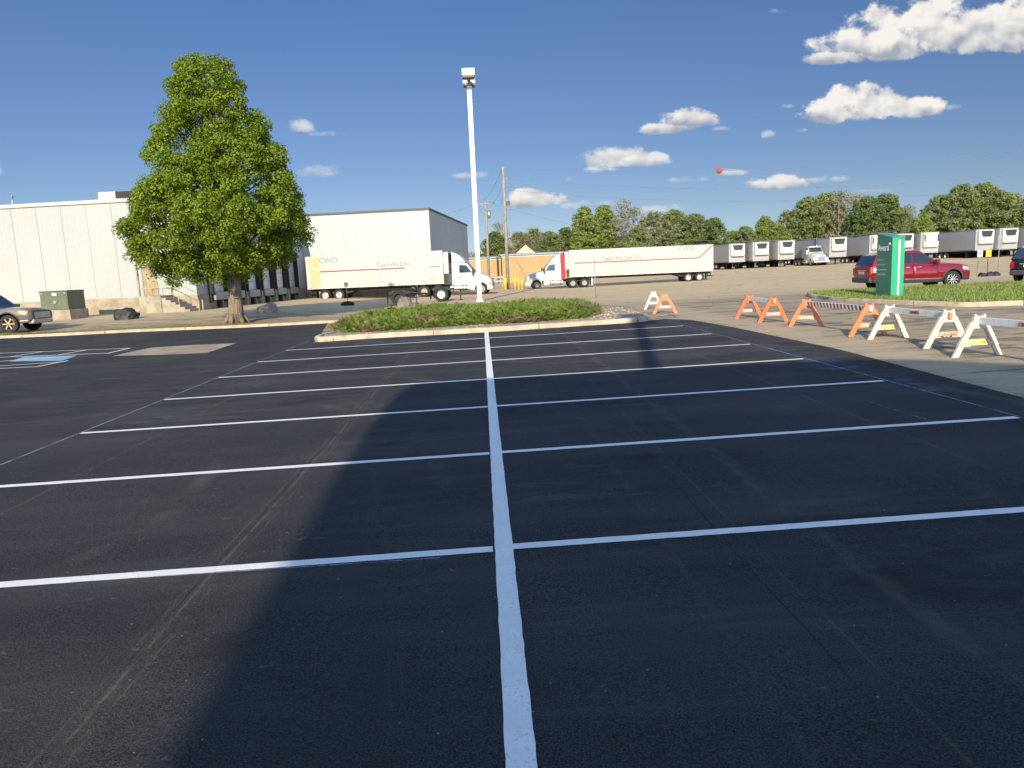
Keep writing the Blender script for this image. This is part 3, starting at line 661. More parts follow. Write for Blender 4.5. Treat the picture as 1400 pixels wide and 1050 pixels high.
# ------------------------------------------------------------------ wooden poles, wires, marker ball
def wpole(px, Y, top, label, arm=False):
    b = A(px, 388, Y); b = gp(b.x, Y); ht = A(px-5, top, Y).z - b.z
    t = thing('utility_pole', label, 'utility pole', b)
    mb = MB(); mb.tube([(0,0,-.3),(.02,0,ht*.5),(0,0,ht)], [.20,.165,.13], 10); mb.build('pole', M['wood'], t)
    mb = MB()
    for k, z in enumerate((.05,1.25,2.45,4.4)):
        if not arm: mb = MB(); mb.tube([(.1,0,ht-z-.1),(.38,0,ht-z-.06)], .03, 6); mb.tube([(.38,0,ht-z-.1),(.38,0,ht-z+.06)], .06, 8); mb.build('insulator', M['grey'], t)
    if arm:
        mb.box(-1.25,1.25,-.20,-.08,ht-.35,ht-.2)
        for s in (-1,1): mb.tube([(0,-.14,ht-1.3),(s*.95,-.14,ht-.36)], .03, 5)
        for x in (-1.15,-.6,.6,1.15): mb.tube([(x,-.14,ht-.2),(x,-.14,ht+.02)], .05, 6)
    if arm: mb.build('crossarm', M['wood'], t)
    if arm:
        mb = MB(); mb.tube([(.42,-.1,ht-2.3),(.42,-.1,ht-1.2)], [.24,.24], 12); mb.build('transformer_can', M['steel'], t)
    else:
        mb = MB(); mb.box(.2,.62,-.2,.2,ht-4.05,ht-3.6); mb.build('floodlight', M['trim_dark'], t)
    return b, ht
b1, h1 = wpole(694.5, 80, 228, 'tall bare wooden pole among yellow bollards')
b2, h2 = wpole(669, 104, 276, 'shorter wooden pole with crossarm and grey transformer can behind the lamp post', True)
def wire(p, q, sag, label, grp, r=.022, n=24):
    r = .014
    pts = [p.lerp(q, i/n) - Vector((0,0,sag*4*(i/n)*(1-i/n))) for i in range(n+1)]
    o = p.copy(); mb = MB(); mb.tube([x-o for x in pts], r, 5, cap=False)
    return tag(mb.build('power_line', M['wire'], loc=o, clean=False), label, 'power line', grp), pts
top1 = [b1 + Vector((.38,0,h1-z)) for z in (.05,1.25,2.45,4.4)]
ends = [A(1660,172,62), A(1660,206,62), A(1660,226,62), A(1660,214,50)]
for k, (p, e) in enumerate(zip(top1, ends)):
    _, pts = wire(p, e, (1.7,2.0,2.0,4.6)[k], ('uppermost thin wire running right from the tall bare pole, carrying the red ball','second wire down running right from the tall bare pole','third wire down running right from the tall bare pole','lowest sagging wire running right from the tall bare pole towards the far trees')[k], 'power lines across the sky', n=120 if k == 0 else 24)
    if k == 0:
        bp = min(pts, key=lambda q: abs((q-CPOS).dot(CR)/(q-CPOS).dot(CFW)*CF+700-984))
        mb = MB(); mb.lathe([(.30*math.sin(PI*i/12), -.30*math.cos(PI*i/12)) for i in range(13)], 20); mb.lathe([(.303,-.02),(.306,0),(.303,.02)], 20, 1)
        tag(mb.build('marker_ball', [M['red_ball'], M['txt_dark']], loc=bp), 'red warning ball hanging on the uppermost wire', 'marker ball')
ah = [b2 + Vector((x,-.14,h2+.02)) for x in (-1.15,.6,1.15)]
for k, (p, e) in enumerate(zip([b1+Vector((-.1,0,h1-.2)), b1+Vector((-.1,0,h1-1.6)), b1+Vector((-.1,0,h1-3.2))], ah)):
    wire(p, e, .9, 'short slack wire strung between the two wooden poles', 'slack wires between the two wooden poles')
wire(b2+Vector((-1.15,-.14,h2+.02)), A(560, 285, 150), 1.5, 'wire running left from the crossarm pole behind the storage block', 'power lines across the sky')

# ------------------------------------------------------------------ bollards, guard rail, small posts
for k, (px, py, hgt, lab) in enumerate(((691.3,399,1.25,'fat yellow bollard at the foot of the tall bare pole'),(704.5,398,1.15,'yellow bollard second from the tall bare pole'),(709.5,397,1.1,'yellow bollard third from the tall bare pole'),(714,396.5,1.1,'yellow bollard nearest the striped truck nose'))):
    p = A(px, py, 78.5 - k*.3); p = gp(p.x, p.y)
    mb = MB(); r = .17 if k == 0 else .10; mb.tube([(0,0,-.1),(0,0,hgt-.06),(0,0,hgt-.015),(0,0,hgt)], [r,r,r*.8,r*.3], 12)
    if k == 1: mb.box(-.25,.25,-.04,.04,hgt-.02,hgt+.08)
    tag(mb.build('bollard', M['yellow'], loc=p), lab, 'bollard', 'yellow bollards by the tall pole')
p = A(668, 388, 92); p = gp(p.x, p.y)
t = thing('guard_rail', 'grey steel guard rail between the white truck cab and the tall pole', 'guard rail', p)
mb = MB()
for z in (.55, 1.05): mb.prism([(-.02,z),(.05,z+.06),(-.02,z+.12),(.05,z+.20),(-.02,z+.26),(-.06,z+.26),(.01,z+.20),(-.06,z+.12),(.01,z+.06),(-.06,z)], 'x', -.6, 2.0)
mb.build('rail', M['steel'], t)
for x in (-.4,.7,1.8):
    mb = MB(); mb.box(x-.06,x+.06,.06,.18,-.2,1.32); mb.build('post', M['grey'], t)
def post_sign(px, py, top, w, h, mat, label, lean=0., name='road_sign', postr=.025, base=False, back=False, face=None):
    p = G(px, py); ht = (A(px, top, p.y).z - p.z)
    t = thing(name, label, 'sign', p)
    q = Vector((lean*ht,0,0))
    mb = MB(); mb.tube([(0,0,-.1),(q.x,0,ht)], postr, 6); mb.build('post', M['grey'] if not back else M['chassis'], t)
    if w:
        mb = MB(); mb.box(q.x-w/2,q.x+w/2,-.05,-.03,ht-h,ht); pn = mb.build('panel', M[mat], t, .006)
        if face: mb = MB(); [mb.box(q.x+a,q.x+b,-.0545,-.0515,ht-c,ht-d) for a,b,c,d in face]; mb.build('marking', M['trim_dark'], pn)
    if base:
        r = random.Random(px)
        mb = MB(); mb.lathe([(.0,.30),(.18,.30),(.42,.22),(.50,.10),(.46,-.02)], 18, M=Matrix.Rotation(R(90),4,'X'))
        mb.build('rubber_base', M['rubber'], t, sharp=50)
    return t
post_sign(475.5, 417.5, 386, .26, .34, 'grey', 'small grey sign on a post in a black rubber base beside the docked trailer', base=True)
post_sign(814.3, 407, 354, 0, 0, 'grey', 'bare thin metal post standing before the striped trailer', name='marker_post', postr=.03)
post_sign(1335, 375.5, 342.5, .42, .52, 'plate', 'small pale blue sign on a leaning post behind the dark car', .09, face=((-.12,.12,.16,.12),(-.12,.10,.26,.22),(-.12,.12,.36,.32)))
post_sign(1349.5, 376, 342, .42, .50, 'yellow', 'small yellow sign on an upright post behind the dark car', back=True)
post_sign(1364, 374, 322, .30, 1.0, 'grey', 'tall narrow grey sign board on a post closest to the dark car')

# ------------------------------------------------------------------ rocks
def rock(loc, sx, sy, sz, mat, label, seed, name='boulder'):
    bm = bmesh.new(); bmesh.ops.create_icosphere(bm, subdivisions=4, radius=1); off = Vector((seed*3.1, seed*1.7, seed*.9))
    for v in bm.verts:
        n = v.co.normalized(); q = Vector((math.copysign(abs(n.x)**.75,n.x), math.copysign(abs(n.y)**.8,n.y), math.copysign(abs(n.z)**.7,n.z)))
        c = noise.cell(q*1.3+off); d = 1 + .28*noise.noise(q*1.1+off) + .16*noise.noise(q*2.7+off) + .05*noise.noise(q*7+off)
        v.co = Vector((q.x*d*sx, q.y*d*sy, max(-.12, q.z*d)*sz))
    for f in bm.faces: f.smooth = True
    me = bpy.data.meshes.new(name); bm.to_mesh(me); bm.free(); me.materials.append(M[mat]); me.set_sharp_from_angle(angle=R(28))
    o = bpy.data.objects.new(name, me); col.objects.link(o); o.location = loc; o.rotation_euler.z = seed
    return tag(o, label, 'rock')
p = G(167, 437.5); rock(p+Vector((0,.5,.02)), .66, .5, .62, 'rock_dark', 'shiny black boulder lying between the transformer box and the tree', .2)
p = G(362, 428); rock(p+Vector((0,.4,0)), .62, .45, .52, 'rock_tan', 'tan boulder lying right of the tree trunk', 2.9)
p = G(552, 419.5); rock(p+Vector((0,.4,0)), .52, .4, .62, 'rock_grey', 'grey and rust streaked boulder before the dolly wheels', 4.2)
for k, (px, py) in enumerate(((1343,378),(1353,377.5),(1362,377))):
    p = G(px, py); rock(p, .3, .25, .28, 'rock_dark', ('small dark rock at the foot of the leaning blue sign','small dark rock at the foot of the yellow sign','small dark rock at the foot of the narrow grey sign')[k], 1.1+k*1.7)

# ------------------------------------------------------------------ green transformer box
p = G(58, 438.5); pr = G(99.5, 436.5); wdt = (pr-p).length
t = thing('transformer_box', 'dull green electrical cabinet on a concrete pad before the white warehouse', 'transformer', p, R(-7))
Hp = .62; Ht = A(57, 399.5, p.y).z - p.z
mb = MB(); mb.box(-.08, wdt+.08, 0, 1.75, -.3, Hp); mb.build('pad', M['concrete'], t, .03)
mb = MB(); mb.box(0, wdt, .06, 1.65, Hp+.002, Ht); mb.box(-.04, wdt+.04, .02, 1.69, Ht-.0, Ht+.06); mb.build('cabinet', M['green_box'], t, .02)
mb = MB(); mb.box(.05, wdt*.49, .045, .058, Hp+.06, Ht-.05); mb.box(wdt*.51, wdt-.05, .045, .058, Hp+.06, Ht-.05); mb.build('door', M['green_box'], t)
mb = MB(); mb.box(wdt*.46, wdt*.63, .03, .043, Ht-.26, Ht-.08); mb.box(.1,.18,.03,.043,Ht-.13,Ht-.08); mb.box(wdt-.2,wdt-.1,.03,.043,Ht-.13,Ht-.08); mb.build('warning_label', M['plate'], t)
mb = MB(); mb.box(wdt*.50, wdt*.58, .0, .043, Ht-.75, Ht-.55); mb.tube([(wdt*.6,-.02,Ht-.62),(wdt*.6,.045,Ht-.62)], .05, 8); mb.build('lock', M['steel'], t)

# ------------------------------------------------------------------ green clinic sign
p = G(1217, 405.5, .13)
t = thing('monument_sign', 'green slab sign with white lettering and a white strip standing on the grass', 'sign', p, R(-2))
SW, SD, SH0 = .47, 1.12, A(1217,324.5,p.y).z-p.z; SH1 = SH0+.19
mb = MB(); mb.prism([(0,-.05),(SD,-.05),(SD,SH1),(0,SH0)], 'x', 0, .025); mb.build('side_panel', M['sign_dark'], t, .004)
mb = MB(); mb.prism([(.012,-.05),(SD-.01,-.05),(SD-.01,SH1-.03),(.012,SH0-.03)], 'x', .027, SW-.002); mb.build('body', M['sign_dark'], t)
mb = MB(); mb.box(.0, .215, -.03, .010, 0, SH0-.01); mb.box(.325, SW, -.03, .010, .0, SH0-.05); mb.box(.215,.325,-.008,.010,0,SH0-.02); mb.build('front_panel', M['sign_bright'], t)
mb = MB(); mb.box(.235, .305, -.040, -.0095, .04, SH0-.12); mb.build('white_strip', M['sign_white'], t)
mb = MB(); mb.prism([(-.03,SH0-.028),(SD+.01,SH1-.03),(SD+.01,SH1+.02),(-.03,SH0+.02)], 'x', -.012, SW+.01); mb.build('cap', M['sign_top'], t)
fs = lambda y, z: frame((-.003, y, z), (0,-1,0), (0,0,1))
lettering('Avera', .34, M['sign_white'], t, fs(SD*.56, SH0-.38), bold=.006)
mb = MB()
for k in range(6):                                   # the small leaf-like emblem over the last letter
    a = R(15+k*30); y0, z0 = SD*.14, SH0-.30
    mb.tube([(-.004,y0-.03*math.cos(a),z0+.03*math.sin(a)),(-.004,y0-.115*math.cos(a),z0+.115*math.sin(a))], [.012,.006], 5)
mb.build('emblem', M['sign_white'], t)
mb = MB()
for k, (a, b) in enumerate(((.62,.95),(.42,.95),(.3,.93),(.45,.93))):
    z = SH0-.86-k*.19
    q = .95*SD
    while q > a*SD:
        ln_ = random.Random(k*7+int(q*50)).uniform(.04,.09); mb.box(-.005, -.0005, q-ln_, q, z, z+(.055 if k < 3 else .07)); q -= ln_+.022
mb.build('small_lettering', M['sign_grey'], t)

# ------------------------------------------------------------------ barricades
LEGP = [(.355,0),(.475,0),(.165,.60),(.055,.60)]; SLV = [(.262,.20),(.380,.20),(.160,.615),(.045,.615)]
def a_frame(parent, y, yaw, main, text, tcol, M0):
    T = Matrix.Translation((0,y,0)) @ Matrix.Rotation(yaw,4,'Z')
    mb = MB(); mb.prism([(-.165,.50),(.165,.50),(.105,.725),(-.105,.725)], 'y', -.036, .036, 0, T)
    for s in (-1,1): mb.box(s*.085-.022, s*.085+.022, -.034, .034, .72, .755, 0, T)
    fr = mb.build('a_frame', main, parent, .008)
    mb = MB(); mb.box(-.31, .31, -.026, .026, .205, .315, 0, T); cb = mb.build('crossbar', main, fr, .006)
    for s in (-1, 1):
        mb = MB(); mb.prism([(s*a, b) for a, b in LEGP], 'y', -.024, .024, 0, T); mb.prism([(s*a, b) for a, b in SLV], 'y', -.033, .033, 0, T)
        mb.build('leg', main, fr, .006)
    if text:
        Fm = T @ frame((0,-.0275,.258), (1,0,0), (0,0,1))
        lettering(text, .115, M0[tcol], cb, Fm, bold=.0035)
    return fr
def barricade(f1, f2, main, text, tcol, rail, label, yaw1=0., yaw2=0., tcol2=None, L=None, mids=None, stripes=None, ends='sticker', sticker=True):
    if mids: m1, m2 = mids
    else:
        m1 = (G(*f1[0])+G(*f1[1]))/2; m2 = (G(*f2[0])+G(*f2[1]))/2
    d = m2-m1; L = math.hypot(d.x, d.y); rz = math.atan2(-d.x, d.y)
    t = thing('barricade', label, 'barricade', gp(m1.x, m1.y), rz, 'sawhorse barricades along the edge of the new asphalt')
    a_frame(t, 0, yaw1, M[main], text, tcol, M); a_frame(t, L, yaw2, M[main], text, tcol2 or tcol, M)
    z0, z1 = .575, .70
    mb = MB(); mb.box(-.035,.035,-.11,L+.11,z0,z1); rl_ = mb.build('rail', M[rail], t, .006)
    mb = MB()
    if stripes:
        n = 17
        for k in range(n):
            a = .07+(L-.14)*k/n; b = a+(L-.14)/n*.52; sl_ = .05
            for x in (-.0365, .0365): mb.add([(x,a,z0+.004),(x,b,z0+.004),(x,b+sl_,z1-.004),(x,a+sl_,z1-.004)], [(0,1,2,3)])
        mb.build('stripe', M['stripe_dark'], rl_)
    else:
        for y in (-.108, L+.108-.10):
            for x in (-.0365,.0365): mb.box(min(x,x*1.02), max(x,x*1.02), y+.002, y+.095, z0+.004, z1-.004)
        mb.box(-.03,.012,-.1125,-.1095,z0+.008,z1-.008)
        mb.build('end_sticker', M['sticker'], rl_)
        if sticker:
            mb = MB(); mb.box(-.0372,-.0355,L*.43,L*.60,z0+.025,z1-.03); sk = mb.build('sticker', M['sticker'], rl_)
            lettering('DAHME', .06, M['txt_dark'], sk, frame((-.0385,L*.515,z0+.062),(0,-1,0),(0,0,1)), bold=.002)
    return t
barricade(((1036,443),(1077,439.5)), ((1004.5,437),(1043,433.5)), 'barr_orange', 'DAHME', 'txt_white', 'rail_white', 'orange barricade with a pale grey rail, farthest one that still has its rail', sticker=False, ends='w')
barricade(((1161,461.5),(1212,458)), ((1087.5,447.5),(1117,445.5)), 'barr_orange2', 'DAHME', 'txt_white', 'rail_white', 'orange barricade carrying a dark red and white striped rail', 0, R(-38), stripes=True)
barricade(((1262,478.5),(1326,473)), ((1186,463.5),(1243,462)), 'barr_white', 'DAHME', 'txt_orange', 'rail_white', 'white barricade standing complete between the striped rail one and the cropped one', tcol2='txt_yellow')
m7 = (G(1301,490)+G(1370,484))/2
barricade(None, None, 'barr_white', 'DAHME', 'txt_yellow', 'rail_white', 'nearest white barricade whose rail runs out of the right edge', mids=(m7+Vector((.1,-2.3,0)), m7))
for f, main, tc, txt, lab, yw in ((((879,425.5),(907,420)), 'barr_white', 'txt_yellow', None, 'lone white barricade end leaning together with an orange one by the gravel', R(20)), (((898.6,429),(920,429)), 'barr_orange2', 'txt_white', 'DAHME', 'lone orange barricade end in front of the white one by the gravel', R(-12))):
    m = (G(*f[0])+G(*f[1]))/2
    t = thing('trestle', lab, 'barricade', gp(m.x, m.y), 0, 'single barricade ends without rails'); a_frame(t, 0, yw, M[main], txt, tc, M)

# ------------------------------------------------------------------ wheels
def truck_wheel(dual=False, hub='alu'):
    mb = MB()
    def ty(o): mb.lathe([(.30,o-.12),(.42,o-.135),(.49,o-.13),(.51,o-.10),(.505,o-.03),(.51,o+.0),(.505,o+.03),(.51,o+.10),(.49,o+.13),(.42,o+.135),(.30,o+.12)], 28)
    ty(0)
    if dual: ty(-.33)
    w_ = mb.build('wheel', M['rubber'], None, sharp=40)
    mb = MB()
    if dual: mb.lathe([(.31,.115),(.295,.10),(.27,-.03),(.14,-.045),(.13,.02),(.10,.03),(0,.03)], 24)
    else: mb.lathe([(.31,.115),(.295,.125),(.27,.10),(.24,.06),(.17,.10),(.15,.13),(.08,.15),(0,.15)], 24)
    for k in range(10):
        a = 2*PI*k/10; r = .215; mb.tube([(r*math.cos(a), -.04 if dual else .06, r*math.sin(a)), (r*math.cos(a), .0 if dual else .11, r*math.sin(a))], .018, 6)
    rm = mb.build('rim', M[hub], w_, sharp=35)
    return w_
TW = {}
def put_wheel(key, parent, x, y, z, side):
    # side +1: faces local +y ; -1: faces local -y
    if key not in TW:
        TW[key] = truck_wheel('dual' in key, 'alu' if 'alu' in key else 'hub_pale' if 'white' in key else 'chassis'); o = TW[key]; o.parent = parent
    else: o = dup(TW[key], parent)
    o.location = (x, y, z); o.rotation_euler = (0, 0, 0 if side > 0 else PI)
    return o

# ------------------------------------------------------------------ trailers
def trailer(label, loc, rz, L, H=4.05, body='trailer', group=None, variant='', stripe=None, unit='a', cat='trailer'):
    t = thing('semi_trailer', label, cat, loc, rz, group); zf = 1.12; W = 1.29
    mb = MB(); mb.box(-L, 0, -W, W, zf+.10, H); mb.build('body', M[body], t, .03)
    mb = MB()
    mb.box(-L-.01, .012, -W-.012, W+.012, zf-.02, zf+.097); mb.build('bottom_rail', M['trailer_front' if body == 'trailer' else 'steel'], t)
    mb = MB()
    for s in (-1,1):
        mb.box(-L-.012, .014, s*W-.014, s*W+.014, H-.10, H+.012)
        for x in (-L-.004, -.055): mb.box(x-.002, x+.06, s*W-.012, s*W+.012, zf+.10, H-.10)
    mb.build('frame_rail', M['steel'], t)
    mb = MB(); n = int(L/.62)
    for k in range(n):
        for s in (-1,1): mb.box(-L+.2+k*.62, -L+.42+k*.62, s*(W+.0135)-.0015, s*(W+.0135)+.0015, zf+.02, zf+.06)
    mb.build('reflector_strip', M['lamp_amber'], t)
    # refrigeration unit on the nose
    x0, x1 = .014, .46
    if unit == 'a':
        mb = MB(); mb.prism([(-1.0,1.95),(1.0,1.95),(1.06,2.35),(1.06,H-.14),(-1.06,H-.14),(-1.06,2.35)], 'x', x0, x1); u = mb.build('reefer_unit', M['trailer_front'], t, .07, 3)
        mb = MB(); mb.prism([(-.60,2.95),(.60,2.95),(.86,H-.22),(-.86,H-.22)], 'x', x1+.001, x1+.014); 
        for k in range(7): mb.box(x1+.014, x1+.03, -.66-.02*k, .66+.02*k, 3.0+k*.105, 3.03+k*.105)
        mb.build('grille', M['grille'], u)
        mb = MB(); mb.prism([(-1.03,2.06),(-.86,1.99),(.86,1.99),(1.03,2.06),(1.03,2.10),(.84,2.04),(-.84,2.04),(-1.03,2.10)], 'x', x1-.02, x1+.04); mb.box(x1+.001,x1+.02,.25,.37,2.32,2.42); mb.box(x1+.001,x1+.02,-.86,-.74,2.42,2.56)
        mb.box(x1+.001,x1+.012,-.01,.01,2.12,2.9); mb.build('vent_lip', M['grille'], u)
    else:
        mb = MB(); mb.box(x0, x1, -1.05, 1.05, 1.9, H-.12); u = mb.build('reefer_unit', M['trailer_front'], t, .06, 3)
        mb = MB(); 
        for s in (-1,1): mb.box(x1+.001, x1+.02, s*.93-.09, s*.93+.09, 2.75, H-.35)
        mb.box(x1+.001, x1+.02, -1.0, 1.0, 2.02, 2.09); mb.box(x1+.001,x1+.02,-.95,.95,2.66,2.71); mb.build('grille', M['grille'], u)
    # running gear
    mb = MB()
    for s in (-1,1): mb.box(-L+.1, -.3, s*.5-.07, s*.5+.07, zf-.27, zf-.021)
    for k in range(int(L/1.2)): mb.box(-L+.4+k*1.2, -L+.46+k*1.2, -W+.05, W-.05, zf-.13, zf-.022)
    for ax in (1.55, 2.82): mb.tube([(-L+ax,-.95,.51),(-L+ax,.95,.51)], .075, 8)
    for s in (-1,1):
        mb.box(-L+.9, -L+3.6, s*.5-.06, s*.5+.06, .62, .85); mb.prism([(-L+3.6,.85),(-L+4.3,.85),(-L+3.6,.62)], 'y', s*.5-.05, s*.5+.05)
    mb.build('chassis', M['chassis'], t)
    for ax in (1.55, 2.82):
        for s in (-1, 1): put_wheel('dual_alu', t, -L+ax, s*1.13, .51, s)
    for s in (-1, 1):
        mb = MB(); x = -2.55; y = s*.85
        mb.box(x-.07,x+.07,y-.07,y+.07,.14,zf-.02); mb.box(x-.16,x+.16,y-.14,y+.14,.08,.14); mb.tube([(x-.62,y,zf-.05),(x,y,.62)], .03, 6); mb.tube([(x+.55,y,zf-.05),(x,y,.62)], .03, 6)
        mb.build('landing_leg', M['steel'] if body == 'trailer' else M['chassis'], t)
        mb = MB(); mb.box(-L+.80,-L+.82, s*1.13-.3, s*1.13+.3, .28, .98); mb.build('mudflap', M['rubber'], t)
    mb = MB(); mb.box(-L+.02,-L+.12,-1.1,1.1,.50,.60); 
    for s in (-1,1): mb.box(-L+.05,-L+.12, s*.55-.05, s*.55+.05,.6,zf-.02)
    mb.build('rear_bumper', M['chassis'], t)
    mb = MB()
    for s in (-1,1):
        mb.box(-L-.03,-L-.012, s*.64-.60, s*.64+.60, zf+.16, H-.12)
    rd = mb.build('rear_door', M['trailer_front'], t)
    mb = MB()
    for y in (-1.0,-.4,.4,1.0): mb.tube([(-L-.05,y,zf+.1),(-L-.05,y,H-.15)], .018, 6)
    mb.build('lock_rod', M['steel'], rd)
    return t
def side_stripe(t, pts, s, wdt=.11):
    mb = MB(); y = s*(1.29+.004)
    for i in range(len(pts)-1):
        (xa,za),(xb,zb) = pts[i], pts[i+1]; d = Vector((xb-xa,zb-za)).normalized(); n = Vector((-d.y,d.x))*wdt/2
        mb.prism([(xa-n.x,za-n.y),(xb-n.x,zb-n.y),(xb+n.x,zb+n.y),(xa+n.x,za+n.y)], 'y', y-.003, y+.001)
    mb.build('side_stripe', M['red_stripe'], t)

# ------------------------------------------------------------------ tractors
def tractor(label, loc, rz, ext='truck_white', cab='truck_white', low=False, group=None, hs=1.):
    t = thing('truck_tractor', label, 'truck', loc, rz, group); tw = M[cab]
    HX = lambda x: x if x < -2.02 else -2.02+(x+2.02)*hs
    mb = MB(); 
    for s in (-1,1): mb.box(-7.3,-.4,s*.43-.05,s*.43+.05,.72,1.0)
    mb.box(-5.9,-5.2,-.45,.45,1.0,1.13); mb.box(-1.3,-1.0,-.9,.9,.45,.6)
    for x in (-5.25,-6.55): mb.tube([(x,-.95,.51),(x,.95,.51)], .09, 8)
    mb.box(-5.0,-4.05,-.85,.85,.98,1.02); mb.build('chassis', M['chassis'], t)
    # hood, lofted and rounded off towards the nose
    mb = MB(); secs = [(-2.02,1.06,1.98,.95),(-1.6,1.05,1.92,.75),(-1.0,.99,1.80,.72),(-.5,.90,1.64,.66),(-.15,.80,1.46,.60),(0.02,.66,1.26,.62)]
    vs = []; 
    secs = [(HX(a), *q) for a, *q in secs]
    for x, w_, zt, zl in secs: vs += [(x,-w_,zl),(x,-w_*1.02,zl+(zt-zl)*.45),(x,-w_*.93,zt-.12),(x,-w_*.72,zt-.01),(x,0,zt+.04),(x,w_*.72,zt-.01),(x,w_*.93,zt-.12),(x,w_*1.02,zl+(zt-zl)*.45),(x,w_,zl)]
    fs = [(i*9+k,i*9+k+1,(i+1)*9+k+1,(i+1)*9+k) for i in range(len(secs)-1) for k in range(8)] + [tuple(range(45,54)), tuple(range(8,-1,-1))]
    mb.add(vs, fs, 0, True); mb.build('hood', tw, t, sharp=50)
    for s in (-1,1):
        mb = MB(); n = 12; vs = []
        for k in range(n+1):
            a = R(8+ (172-8)*k/n); vs.append((HX(-1.18)+.66*math.cos(a), .50+.68*math.sin(a)))
        inn = [(HX(-1.18)+.57*math.cos(R(8+164*k/n)), .50+.57*math.sin(R(8+164*k/n))) for k in range(n+1)]
        for k in range(n): mb.prism([vs[k],vs[k+1],inn[k+1],inn[k]], 'y', min(s*.72,s*1.20), max(s*.72,s*1.20))
        mb.prism([(HX(a), b) for a, b in [(-.52,.42),(-.30,.42),(-.18,.62),(-.22,1.05),(-.52,.95)]], 'y', min(s*.70,s*1.17), max(s*.70,s*1.17))
        mb.build('fender', tw, t, .02)
        mb = MB(); mb.prism([(HX(a), b) for a, b in [(-.42,1.0),(-.16,.98),(-.20,1.22),(-.5,1.28)]], 'y', min(s*.80,s*1.12), max(s*.80,s*1.12)); mb.build('headlight', M['lamp_clear'], t, .02)
    mb = MB(); mb.prism([(HX(a), b) for a, b in [(.03,.42),(.16,.50),(.16,.70),(.03,.80),(-.4,.80),(-.4,.42)]], 'y', -1.16, 1.16); mb.build('bumper', M['chrome'] if low else tw, t, .03)
    mb = MB(); mb.prism([(HX(a), b) for a, b in [(.022,.82),(.075,.84),(.0,1.36),(-.05,1.36)]], 'y', -.55, .55); gr = mb.build('grille', M['chrome'] if low else M['grille'], t, .015)
    mb = MB()
    for k in range(7): mb.box(HX(.03-.008*k),HX(.085-.009*k),-.5,.5,.88+k*.062,.91+k*.062)
    mb.build('grille_bar', M['grille'] if low else M['steel'], gr)
    # cab
    P = [(-4.0,.88),(-1.96,.88),(-1.96,1.96),(-2.62,2.80),(-2.85,2.88),(-4.0,2.90)]
    mb = MB(); hwf = lambda z: 1.09 - max(0, z-1.9)*.10
    n = len(P); vs = [(x,-hwf(z),z) for x,z in P] + [(x,hwf(z),z) for x,z in P]
    mb.add(vs, [tuple(range(n)), tuple(range(2*n-1,n-1,-1))] + [(i,(i+1)%n,n+(i+1)%n,n+i) for i in range(n)]); mb.build('cab', tw, t, .05, 3)
    mb = MB(); e = Vector((.84,0,.66)).normalized()*.012; a, b = Vector((-2.03,0,2.04)), Vector((-2.58,0,2.74))
    mb.add([a+e+Vector((0,-.96,0)), a+e+Vector((0,.96,0)), b+e+Vector((0,.90,0)), b+e+Vector((0,-.90,0))], [(0,1,2,3)]); mb.add([a+e+Vector((.004,-.012,0)),a+e+Vector((.004,.012,0)),b+e+Vector((.004,.012,0)),b+e+Vector((.004,-.012,0))], [(0,1,2,3)],1)
    mb.build('windshield', [M['glass'], M['trim_dark']], t)
    for s in (-1,1):
        mb = MB(); Q = [(-3.42,.95),(-2.10,.95),(-2.06,1.96),(-2.62,2.72),(-3.42,2.78)]; mb.add([(x,s*(hwf(z)+.006),z) for x,z in Q]+[(x,s*(hwf(z)-.02),z) for x,z in Q], [tuple(range(5))]+[(i,(i+1)%5,5+(i+1)%5,5+i) for i in range(5)]); dr = mb.build('door', tw, t)
        mb = MB(); Q = [(-3.30,2.0),(-2.22,2.0),(-2.66,2.62),(-3.30,2.68)]; mb.add([(x,s*(hwf(z)+.012),z) for x,z in Q], [(0,1,2,3)]); mb.build('side_window', M['glass'], dr)
        mb = MB(); mb.box(-3.36,-3.2,min(s*1.10,s*1.13),max(s*1.10,s*1.13),1.55,1.60); mb.build('handle', M['chassis'], dr)
        mb = MB(); mb.box(-2.12,-1.98,min(s*1.22,s*1.48),max(s*1.22,s*1.48),1.75,2.35); mb.tube([(-2.05,s*1.05,1.85),(-2.05,s*1.3,1.95)], .02, 5); mb.tube([(-2.05,s*1.05,2.2),(-2.05,s*1.3,2.2)], .02, 5); mb.build('mirror', M['chassis'] if not low else M['chrome'], t, .02)
        mb = MB(); mb.tube([(-4.15,s*.95,.66),(-2.75,s*.95,.66)], .30, 18); tk = mb.build('fuel_tank', M['alu'], t, sharp=40)
        mb = MB(); 
        for x in (-3.9,-3.0): mb.lathe([(.312,-.035),(.315,0),(.312,.035)], 18, M=Matrix.Translation((x,s*.95,.66)) @ Matrix.Rotation(R(90),4,'Z'))
        mb.build('tank_strap', M['chassis'], tk)
        mb = MB(); mb.box(-2.68,-1.98,min(s*.75,s*1.10),max(s*.75,s*1.10),.45,.875); mb.build('step', tw if not low else M['alu'], t, .02)
        if not low and ext:
            mb = MB(); xe = -4.45 if ext == 'truck_red' else -4.55
            mb.prism([(-4.02,.98),(xe,.98),(xe,3.70),(-4.02,3.85)], 'y', s*1.07-.02, s*1.07+.02); mb.build('cab_extender', M[ext], t, .01)
